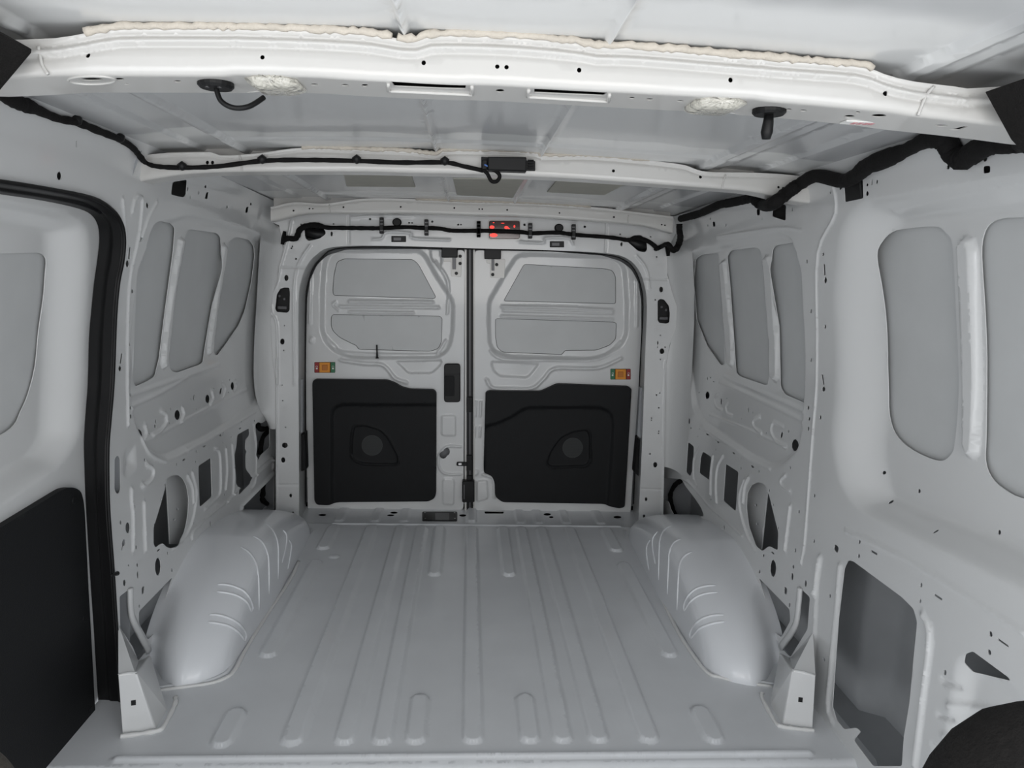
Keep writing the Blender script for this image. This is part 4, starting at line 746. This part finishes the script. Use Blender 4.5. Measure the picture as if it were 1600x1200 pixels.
b3 = bow('roof_bow', 'b3', .05, [(.008, -.002, .004)],
    [('O', E_(370, 608, 7, 7)), ('O', E_(487, 593, 6, 6)), ('O', E_(512, 593, 5, 5)), ('O', E_(737, 582, 7, 7)), ('O', E_(1158, 580, 7, 7)), ('O', E_(1552, 588, 7, 7)), ('P', E_(39, 501, 5, 5)), ('P', E_(195, 507, 5, 5)), ('P', E_(214, 507, 5, 5)), ('P', E_(370, 512, 6, 6)), ('P', E_(697, 531, 5, 5)), ('P', E_(1037, 557, 6, 6)), ('P', E_(1336, 604, 5, 5)), ('P', E_(1356, 608, 5, 5))],
    'rearmost thin white roof bow just in front of the rear door header', xr=(-.815, .785))
# overlap joints on the bows
for o, key, L in ((b1, 'b1', [v('e', [(240, 290), (262, 400), (300, 465)]), v('f', [(1150, 240), (1110, 290), (1070, 385)])]), (b2, 'b2', [v('Q', [(1058, 232), (1075, 290), (1080, 370)]), v('R', [(568, 365), (548, 430), (540, 472)])]), (b3, 'b3', [v('O', [(632, 562), (640, 625)]), v('P', [(1127, 545), (1122, 600)])])):
    for l in L: tube('joint_lip', hit(catmull(l, 4), Fy(BZ[key][2]-.001)), .0022, BEAMP, o, 6)
# rectangular raised collars round the two slots
for k, p in (('i', [(568, 300), (570, 342), (150, 322), (150, 288)]), ('i', [(1256, 340), (1250, 376), (846, 352), (852, 318)])):
    P = hit(resample(v(k, p), 4, False), lambda P: P[:, 2]-BZ['b1'][1](P[:, 0])); P[:, 2] -= .001; tube('slot_collar', P, .0026, BEAMP, b1, 6)
# recessed ring
P = hit(v('e', E_(575, 500, 150, 26, 24)), lambda P: P[:, 2]-BZ['b1'][1](P[:, 0])); tube('pressed_ring', P, .0018, BEAMP, b1, 6, closed=True)
# cream foam sealant beads along the bow tops
def bead(o, key, x0, x1, r, nm='sealant_bead'):
    zt, zb, y0 = BZ[key]; xs = np.arange(x0, x1, .006); P = np.stack([xs, np.full(len(xs), y0-.002)+np.random.uniform(-.0015, .0015, len(xs)), zt(xs)+.0015+np.random.uniform(-.001, .001, len(xs))], 1)
    t = tube(nm, P, r*.62, FOAM, o, 8, .28); t['label'] = 'lumpy cream sealant bead'
bead(b1, 'b1', -.515, -.135, .0075); bead(b1, 'b1', -.13, .50, .0075); bead(b2, 'b2', -.45, .42, .0085); bead(b3, 'b3', -.25, .45, .009)
# beige damping pads on the roof skin
def onroof(pts, off=.004):
    return hit(pts, lambda P: P[:, 2]-roofz(P[:, 0], P[:, 1])+off)
for pts, lab in ((v('O', [(740, 345), (1235, 345), (1265, 435), (760, 430)]), 'left beige damping pad on the roof skin behind the second bow'), (v('P', [(32, 320), (472, 322), (405, 436), (55, 420)]), 'middle beige damping pad on the roof skin behind the control box'), (v('P', [(680, 330), (1110, 352), (975, 420), (620, 402)]), 'right beige damping pad on the roof skin behind the second bow')):
    P = onroof(pts); n = 4; T_ = P.copy(); T_[:, 2] += .006; o = mesh('damping_pad', np.vstack([P, T_]), [(0, 1, 2, 3), (7, 6, 5, 4)]+[(i, 4+i, 4+(i+1) % 4, (i+1) % 4) for i in range(4)], BEIGE, None, False)
    tag(o, lab, 'pad', 'beige damping pads on the roof')

# ================================================================== SLIDING DOOR (left) AND ITS SEAL
seal_in = v('x', [(-60, 292), (0, 303), (60, 312), (110, 322), (140, 332), (154, 348), (158, 372), (155, 405), (150, 440), (146, 480), (142, 528), (140, 600), (137, 640), (134, 690), (135, 740), (137, 788), (144, 905), (149, 980), (153, 1048), (161, 1168)])
XO = .055
dsl = Relief(); din = wy(-1, catmull(v('x', [(-60, 270), (0, 285), (80, 300), (135, 312), (165, 330), (175, 370), (172, 420), (165, 480), (160, 540), (156, 620), (152, 690), (152, 780), (158, 880), (163, 980), (168, 1060), (174, 1190)]), 3), XO)
dout = np.vstack([din, [[din[-1][0]-.02, -.06]], [[.55, -.06]], [[.55, din[0][1]]]])
dsl.pad(wy(-1, rnd(v('x', [(-500, 300), (0, 312), (60, 322), (110, 335), (138, 352), (142, 400), (136, 500), (132, 600), (128, 680), (100, 725), (50, 760), (0, 795), (-500, 900)]), 20), XO), -.045, .045, .4)
hd_ = [wy(-1, catmull(v('x', [(-90, 392), (0, 396), (50, 395), (66, 396), (75, 404), (74, 430), (71, 470), (64, 520), (59, 572), (48, 616), (36, 644), (26, 664), (0, 682), (-90, 720)]), 3, True), XO+.04)]
door3 = sheet('door_3', lambda a, b, h: np.stack([-(prof(b)+XO-h), a, b], 1), dout, hd_, dsl, .010, PAINT, rim=.002)
struct(door3, 'closed left sliding door with black lower trim panel and blanked window, behind its rubber seal', 'door')
q = wy(-1, [(-170, 370), (110, 370), (110, 760), (-170, 760)], XO+.07); vs = [(-(prof(z)+XO+.054), y, z) for y in np.linspace(.4, 1.95, 20) for z in np.linspace(-.1, 1.30, 14)]
mesh('blank_panel', vs, [(i*14+j, (i+1)*14+j, (i+1)*14+j+1, i*14+j+1) for i in range(19) for j in range(13)], SKINP, door3)
q_ = [(-(prof(z)+.04), y, z) for y in np.linspace(.55, 1.9, 10) for z in np.linspace(1.25, 1.42, 6)]; mesh('header_light_stop', q_, [(i*6+j, (i+1)*6+j, (i+1)*6+j+1, i*6+j+1) for i in range(9) for j in range(5)], DARKC, wl)  # added dark plate, blocks sky light behind the header holes
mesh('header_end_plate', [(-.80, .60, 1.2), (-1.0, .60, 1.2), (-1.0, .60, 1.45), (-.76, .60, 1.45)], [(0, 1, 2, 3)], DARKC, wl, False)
tl = wy(-1, rnd(v('x', [(-70, 872), (0, 823), (98, 763), (112, 761), (124, 767), (128, 782), (130, 801), (136, 923), (143, 1048), (152, 1190), (155, 1320), (-70, 1320)]), 6), XO-.012)
tp = sheet('trim_panel', lambda a, b, h: np.stack([-(prof(b)+XO-.016-h), a, b], 1), tl, [], None, .03, TRIM, .016, door3); tp['label'] = 'large flat grained black lower trim panel'
for q in v('D', [(267, 235), (305, 660), (328, 990)]):
    c = wy(-1, [q], XO-.016)[0]; prism('trim_clip', ell(c[0], c[1], .009, .009, 14), fwall(-1, XO-.016), .002, TRIM, tp, .001)
dsl_ = wy(-1, v('D', [(225, 60), (270, 30)]), XO)
A_ = hit(catmull(seal_out, 4), Fwall(-1, -.004)); B_ = hit(catmull(seal_in, 4), Fwall(-1, XO-.006)); n = len(A_)
cross = [(0, -.002), (.08, .012), (.22, .018), (.36, .010), (.45, .002), (.58, .004), (.74, .014), (.90, .010), (1.0, -.004)]
vs = []; fs = []
for i in range(n):
    for t, h in cross: p = A_[i]*(1-t)+B_[i]*t; vs.append(p+np.array((h, 0, 0)))
k = len(cross)
for i in range(n-1):
    for j in range(k-1): a = i*k+j; fs.append((a, a+1, a+k+1, a+k))
ss = mesh('sliding_door_seal', vs, fs, RUB); tag(ss, 'broad black rubber seal curving round the left sliding door opening', 'seal')
tube('lip', A_+np.array((.004, .002, .0)), .0045, RUB, ss, 6)
# little black pin on the pillar beside the seal
pp = hit(v('b', [(55, 342), (80, 332), (100, 325)]), Fwall(-1, -.02)); o = tube('door_stop_pin', pp, [.003, .004, .006], PLA, None, 8); tag(o, 'little black stop pin poking from the left door pillar beside the broad rubber seal', 'pin')

# ================================================================== WIRING
def onwall(s, p, off): return hit(p, Fwall(s, -off))
def harness(name, P, r, lab, lump=.10, n=6):
    o = tube(name, P, r, TAPE, None, 10, lump, n=n); return tag(o, lab, 'wiring harness')
# right
pr = v('B', [(1640, 445), (1600, 442), (1560, 445), (1500, 447), (1465, 462), (1430, 485), (1405, 497), (1378, 480), (1358, 445), (1330, 430), (1290, 440), (1230, 470), (1170, 495), (1110, 520), (1070, 552), (1030, 565), (950, 550), (900, 575)])+v('R', [(1100, 470), (1020, 530), (940, 590), (870, 605), (820, 575), (775, 548), (700, 565), (600, 585), (520, 600), (430, 640), (360, 670), (290, 690), (220, 708)])
Pr = onwall(1, pr, .020); Pr[:, 2] = np.minimum(Pr[:, 2], 1.375)
Pr = np.vstack([hit(v('B', [(1640, 445)]), Fy(1.02)), Pr[1:]]); i0 = 17; Pr[i0:i0+4] = hit(pr[i0:i0+4], Fy(1.872))
har = harness('wiring_harness', Pr, [.017]*3+[.019]*7+[.015, .013, .020, .018]+[.016]*4+[.017]*5+[.014]*8, 'thick black taped wiring harness running along the top of the right wall', .07)
lo = v('R', [(222, 705), (208, 750), (208, 800), (215, 850), (205, 900), (180, 945), (150, 948), (115, 905), (70, 925), (25, 945)])
P2 = hit(lo, Fy(YF-.02)); P2[:4] = hit(lo[:4], Fy(2.96)); P2[4:8] = hit(lo[4:8], Fy(3.04)); P2 = P2[1:]
rear = v('H', [(1220, 345), (1165, 305), (1095, 288), (1045, 300), (980, 290), (900, 281), (720, 268), (600, 254), (440, 258), (370, 250), (180, 243), (0, 243)])+v('G', [(1130, 240), (1060, 228), (950, 224), (850, 220), (700, 226), (600, 226), (440, 224), (360, 222), (300, 207), (240, 212), (195, 235), (178, 275), (160, 292), (120, 290), (92, 300)])
P3 = hit(rear, Fy(YF-.016))
hrr = harness('wiring_harness', np.vstack([P2, P3]), [.013]*5+[.014, .012]+[.009]*26+[.012]*8, 'black taped wiring harness draped across the header above the rear doors', .10)
tube('branch_stub', hit(v('R', [(110, 915), (118, 960), (120, 1000)]), Fy(YF-.012)), [.010, .009, .007], TAPE, hrr, 8, .1)
tube('branch_stub', hit(v('G', [(100, 245), (92, 290), (85, 328)]), Fy(YF-.012)), [.007, .009, .007], TAPE, hrr, 8, .1)
tube('corner_loop', hit(v('R', [(215, 850), (250, 850), (275, 845)]), Fy(YF-.02)), [.012, .012, .008], TAPE, hrr, 8, .1)
for k, q, hh in (('G', (705, 210), 50), ('G', (985, 222), 50), ('G', (1311, 233), 50), ('H', (112, 232), 50), ('H', (434, 243), 48), ('H', (705, 250), 48)):
    c = prism('harness_clip', xz(rnd(v(k, rect(q[0]-12, q[1]-hh, q[0]+12, q[1]+hh)), 1), YF-.02), fy(YF), .03, PLA, hrr, .002)
    for d in (-.62, .62, -.2): prism('clip_rib', xz(v(k, rect(q[0]-10, q[1]+hh*d-3, q[0]+10, q[1]+hh*d+3)), YF-.03), fy(YF-.03), .002, DMET, c)
for k, q, lab in (('G', (802, 190), 'left'), ('H', (612, 225), 'right')):
    c = xz(v(k, [q]), YF)[0]; o = prism('cable_grommet', ell(c[0], c[1], .019, .017, 16), fy(YF), .014, RUB, None, .004); tag(o, 'round black cable grommet on the header, %s of the brake lamp' % lab, 'grommet')
# left thin harness: along the rail, then on the second bow
pl_ = v('A', [(-60, 275), (0, 297), (60, 322), (100, 336), (180, 370), (240, 382), (310, 410), (375, 436), (415, 462), (440, 492)])
PL = onwall(-1, pl_, .012); PL[:, 2] = np.minimum(PL[:, 2], 1.382)
pm = v('A', [(455, 508), (490, 520), (570, 524), (680, 520), (820, 503), (960, 500), (1115, 503), (1250, 508), (1390, 508), (1450, 520), (1510, 533)])
PM = hit(pm, Fy(1.888)); PP = np.vstack([PL, PM])
hle = harness('wiring_harness', PP, [.008, .008, .013, .012]+[.0075]*5+[.007]*2+[.0055]*12, 'thin black wiring harness along the left rail and across the second roof bow', .12)
for q in v('A', [(242, 380), (377, 436), (565, 517), (825, 502), (1117, 502), (1388, 508)]):
    i = np.argmin([np.hypot(*(np.array(q)-np.array(p))) for p in pl_+pm]); c = PP[i]; tube('cable_clip', [c+np.array((-.009, 0, .002)), c+np.array((0, -.002, .004)), c+np.array((.009, 0, .002))], [.007, .012, .007], PLA, hle, 8)
lp = hit(v('P', [(220, 262), (245, 285), (270, 330), (300, 335), (318, 318), (322, 295), (300, 270), (270, 255)]), Fy(1.872)); tube('loop', lp, .0048, TAPE, hle, 8, n=4)
tube('blue_wire', hit(v('P', [(228, 228), (250, 240), (275, 262)]), Fy(1.868)), .002, BLU, hle, 6)
# control box on the second bow
Yb = 1.895; cbx = empty('control_box', tuple(hit(v('P', [(370, 228)]), Fy(Yb))[0])); tag(cbx, 'black control box clipped to the middle of the second roof bow', 'control box')
prism('body', xz(rnd(v('P', [(248, 180), (490, 183), (490, 274), (248, 266)]), 1.5), Yb-.03), fy(Yb), .034, PLA, cbx, .003)
prism('bracket', xz(rnd(v('P', [(208, 180), (545, 208), (545, 268), (208, 262)]), 1), Yb-.005), fy(Yb), .008, PLA, cbx, .001)
prism('connector', xz(rnd(v('P', rect(212, 200, 246, 262)), 1), Yb-.02), fy(Yb), .026, PLA, cbx, .002)
for yy in (200, 216, 232, 248): prism('connector_rib', xz(v('P', rect(500, yy, 535, yy+8)), Yb-.01), fy(Yb-.008), .008, TRIM, cbx)
# grommets under the nearest bow
zb1 = BZ['b1'][1]
def under(pts, off=0.0): return hit(pts, lambda P: P[:, 2]-zb1(P[:, 0])+off)
c = under(v('e', [(1342, 515)]))[0]; g1 = empty('roof_grommet', tuple(c)); tag(g1, 'black disc grommet with a curling cable under the nearest roof bow, on the left', 'grommet')
prism('disc', ell(c[0], c[1]+.004, .023, .023, 20), fzd(c[2]+.001), .008, RUB, g1, .003); tube('cable', [c+np.array((.0, .005, -.006)), c+np.array((.006, .004, -.022)), c+np.array((.022, .004, -.030)), c+np.array((.040, .012, -.026)), c+np.array((.055, .03, -.010))], .0035, RUB, g1, 8, n=5)
for d in (-.008, .008): prism('rib', ell(c[0]+d, c[1]-.006, .003, .003, 8), fzd(c[2]-.006), .002, DMET, g1)
c = under(v('f', [(332, 355)]))[0]; g2 = empty('roof_grommet', tuple(c)); tag(g2, 'black disc grommet with a stubby hanging plug under the nearest roof bow, on the right', 'grommet')
prism('disc', ell(c[0], c[1]+.004, .023, .023, 20), fzd(c[2]+.001), .008, RUB, g2, .003); tube('plug', [c+np.array((0, .004, -.005)), c+np.array((0, .004, -.016)), c+np.array((-.001, .004, -.030)), c+np.array((-.001, .004, -.039))], [.006, .0075, .0085, .006], RUB, g2, 10)
# film-wrapped connectors tucked under the nearest bow
for k, p, lab in (('A', [(755, 237), (830, 232), (915, 236), (938, 262), (900, 277), (790, 276)], 'left'), ('B', [(575, 302), (640, 294), (725, 302), (738, 325), (700, 344), (600, 340), (568, 328)], 'right')):
    P = hit(resample(rnd(v(k, p), 10), 5), Fy(1.02)); cc = P.mean(0); Q = cc+(P-cc)*.55; n = len(P); vs = [q+np.array((0, random.uniform(-.002, .002), 0)) for q in P]+[q+np.array((0, -.014+random.uniform(-.003, .003), 0)) for q in Q]+[cc+np.array((0, -.012, 0))]+[q+np.array((0, .05, .002)) for q in P]
    fs = [(i, (i+1) % n, n+(i+1) % n, n+i) for i in range(n)]+[(n+i, n+(i+1) % n, 2*n) for i in range(n)]+[((i+1) % n, i, 2*n+1+i, 2*n+1+(i+1) % n) for i in range(n)]
    o = mesh('wrapped_connector', vs, fs, GAFF); tag(o, 'crinkled clear film wrapped lump on the %s underside of the nearest roof bow' % lab, 'wrapping')
# small label sticker
P = under(v('f', [(730, 420), (800, 424), (850, 432), (820, 444), (740, 432)]), .002)
P[:, 1] = np.clip(P[:, 1], 1.0, 1.085); c = P.mean(0); st = empty('paper_sticker', tuple(c)); tag(st, 'small white sticker with pink print under the right end of the nearest roof bow', 'sticker')
prism('paper', rect(c[0]-.028, c[1]-.010, c[0]+.028, c[1]+.010), fzd(float(zb1(np.array([c[0]]))[0])+.001), .002, WHT, st)
for d in (-.012, -.003, .006, .014): prism('print_bar', rect(c[0]+d-.003, c[1]-.006, c[0]+d+.003, c[1]+.006), fzd(float(zb1(np.array([c[0]]))[0])-.001), .0005, PINK, st)
# black plastic pieces inside wall holes (right): harness tails in the roof holes
for s, k, p, lab in ((1, 'E', (535, 245), 'black clip box filling the square hole at the top of the right wall pillar'),):
    c = hit(v(k, [p]), Fwall(s, .012))[0]; o = prism('clip_box', rnd(rect(c[1]-.05, c[2]-.03, c[1]+.045, c[2]+.03), .006), fwall(s, .03), .028, PLA, None, .003); tag(o, lab, 'clip box')
# cables inside the rear cavities
for s, L, lab in ((1, v('N', [(175, 765), (140, 790), (110, 850), (120, 930), (140, 985)]), 'dark cable bundle inside the rear cavity behind the right wheel arch'), (-1, v('M', [(1000, 770), (1005, 830), (1000, 880), (1030, 910)]), 'dark cable bundle inside the rear cavity behind the left wheel arch'), (-1, v('M', [(970, 410), (985, 440), (1040, 445), (1000, 500), (985, 600)]), 'dark cable loop in the upper cavity beside the left rear pillar')):
    o = tube('cavity_cable', hit(catmull(L, 4), Fwall(s, .03)), .011, TAPE, None, 8, .2); tag(o, lab, 'cable')

# ================================================================== CAB PIECES AT THE PICTURE'S EDGES
# trim blocks at the ends of the nearest bow
for s, pts, lab in ((-1, v('x', [(-60, 20), (0, 49), (48, 76), (47, 82), (0, 138), (-60, 205)]), 'dark foam-faced trim block at the left end of the nearest roof bow'), (1, v('x', [(1541, 143), (1600, 124), (1680, 95), (1680, 330), (1600, 237), (1582, 218)]), 'dark foam-faced trim block at the right end of the nearest roof bow')):
    o = prism('trim_block', xz(rnd(pts, 2), .968), fy(.97), .09, FAB, None, 0); tag(o, lab, 'trim block')
# seat shoulders
def seat(name, ctr, rx_, rz, ry_, m, lab):
    vs = []; fs = []; nu, nv = 28, 16
    for i in range(nv+1):
        ph = math.pi*i/nv-math.pi/2
        for j in range(nu):
            th = 2*math.pi*j/nu; cx = math.cos(ph)*math.cos(th); cy = math.cos(ph)*math.sin(th); cz = math.sin(ph); f_ = lambda q, e: math.copysign(abs(q)**e, q)
            vs.append((ctr[0]+rx_*f_(cx, .7), ctr[1]+ry_*f_(cy, .8), ctr[2]+rz*f_(cz, .75)))
    for i in range(nv):
        for j in range(nu): fs.append((i*nu+j, i*nu+(j+1) % nu, (i+1)*nu+(j+1) % nu, (i+1)*nu+j))
    o = mesh(name+'', vs, fs, m); return o
sr = empty('front_seat', (.62, .45, 0)); tag(sr, 'charcoal fabric seat back shoulder at the lower right corner of the picture', 'seat')
P = hit([(1475, 1200)], Fy(.55))[0]; Q_ = hit([(1600, 1107)], Fy(.55))[0]
o = seat('backrest', (Q_[0]+.03, .55, Q_[2]-.30), Q_[0]+.03-P[0]+.03, .30, .07, FAB, ''); o.parent = sr; o.matrix_parent_inverse = sr.matrix_world.inverted()
tube('piping', [(o_[0], .485, o_[2]) for o_ in [(Q_[0]+.03-(Q_[0]+.06-P[0])*.96, 0, Q_[2]-.25), (P[0]+.01, 0, P[2]-.01), (Q_[0]-.02, 0, Q_[2]-.012), (Q_[0]+.05, 0, Q_[2]-.005)]], .003, FAB, sr, 6, n=5)
sl = empty('front_seat', (-.7, .45, 0)); tag(sl, 'brown grey fabric seat shoulder just showing in the lower left corner', 'seat')
P = hit([(36, 1200)], Fy(.55))[0]; Q_ = hit([(0, 1158)], Fy(.55))[0]
o = seat('backrest', (Q_[0]-.12, .55, Q_[2]-.24), P[0]-Q_[0]+.135, .26, .07, FABB, ''); o.parent = sl; o.matrix_parent_inverse = sl.matrix_world.inverted()
tube('piping', [(P[0]-.004, .49, P[2]-.02), (Q_[0]+.004, .49, Q_[2]-.004), (Q_[0]-.08, .49, Q_[2]+.012)], .003, FABB, sl, 6, n=5)
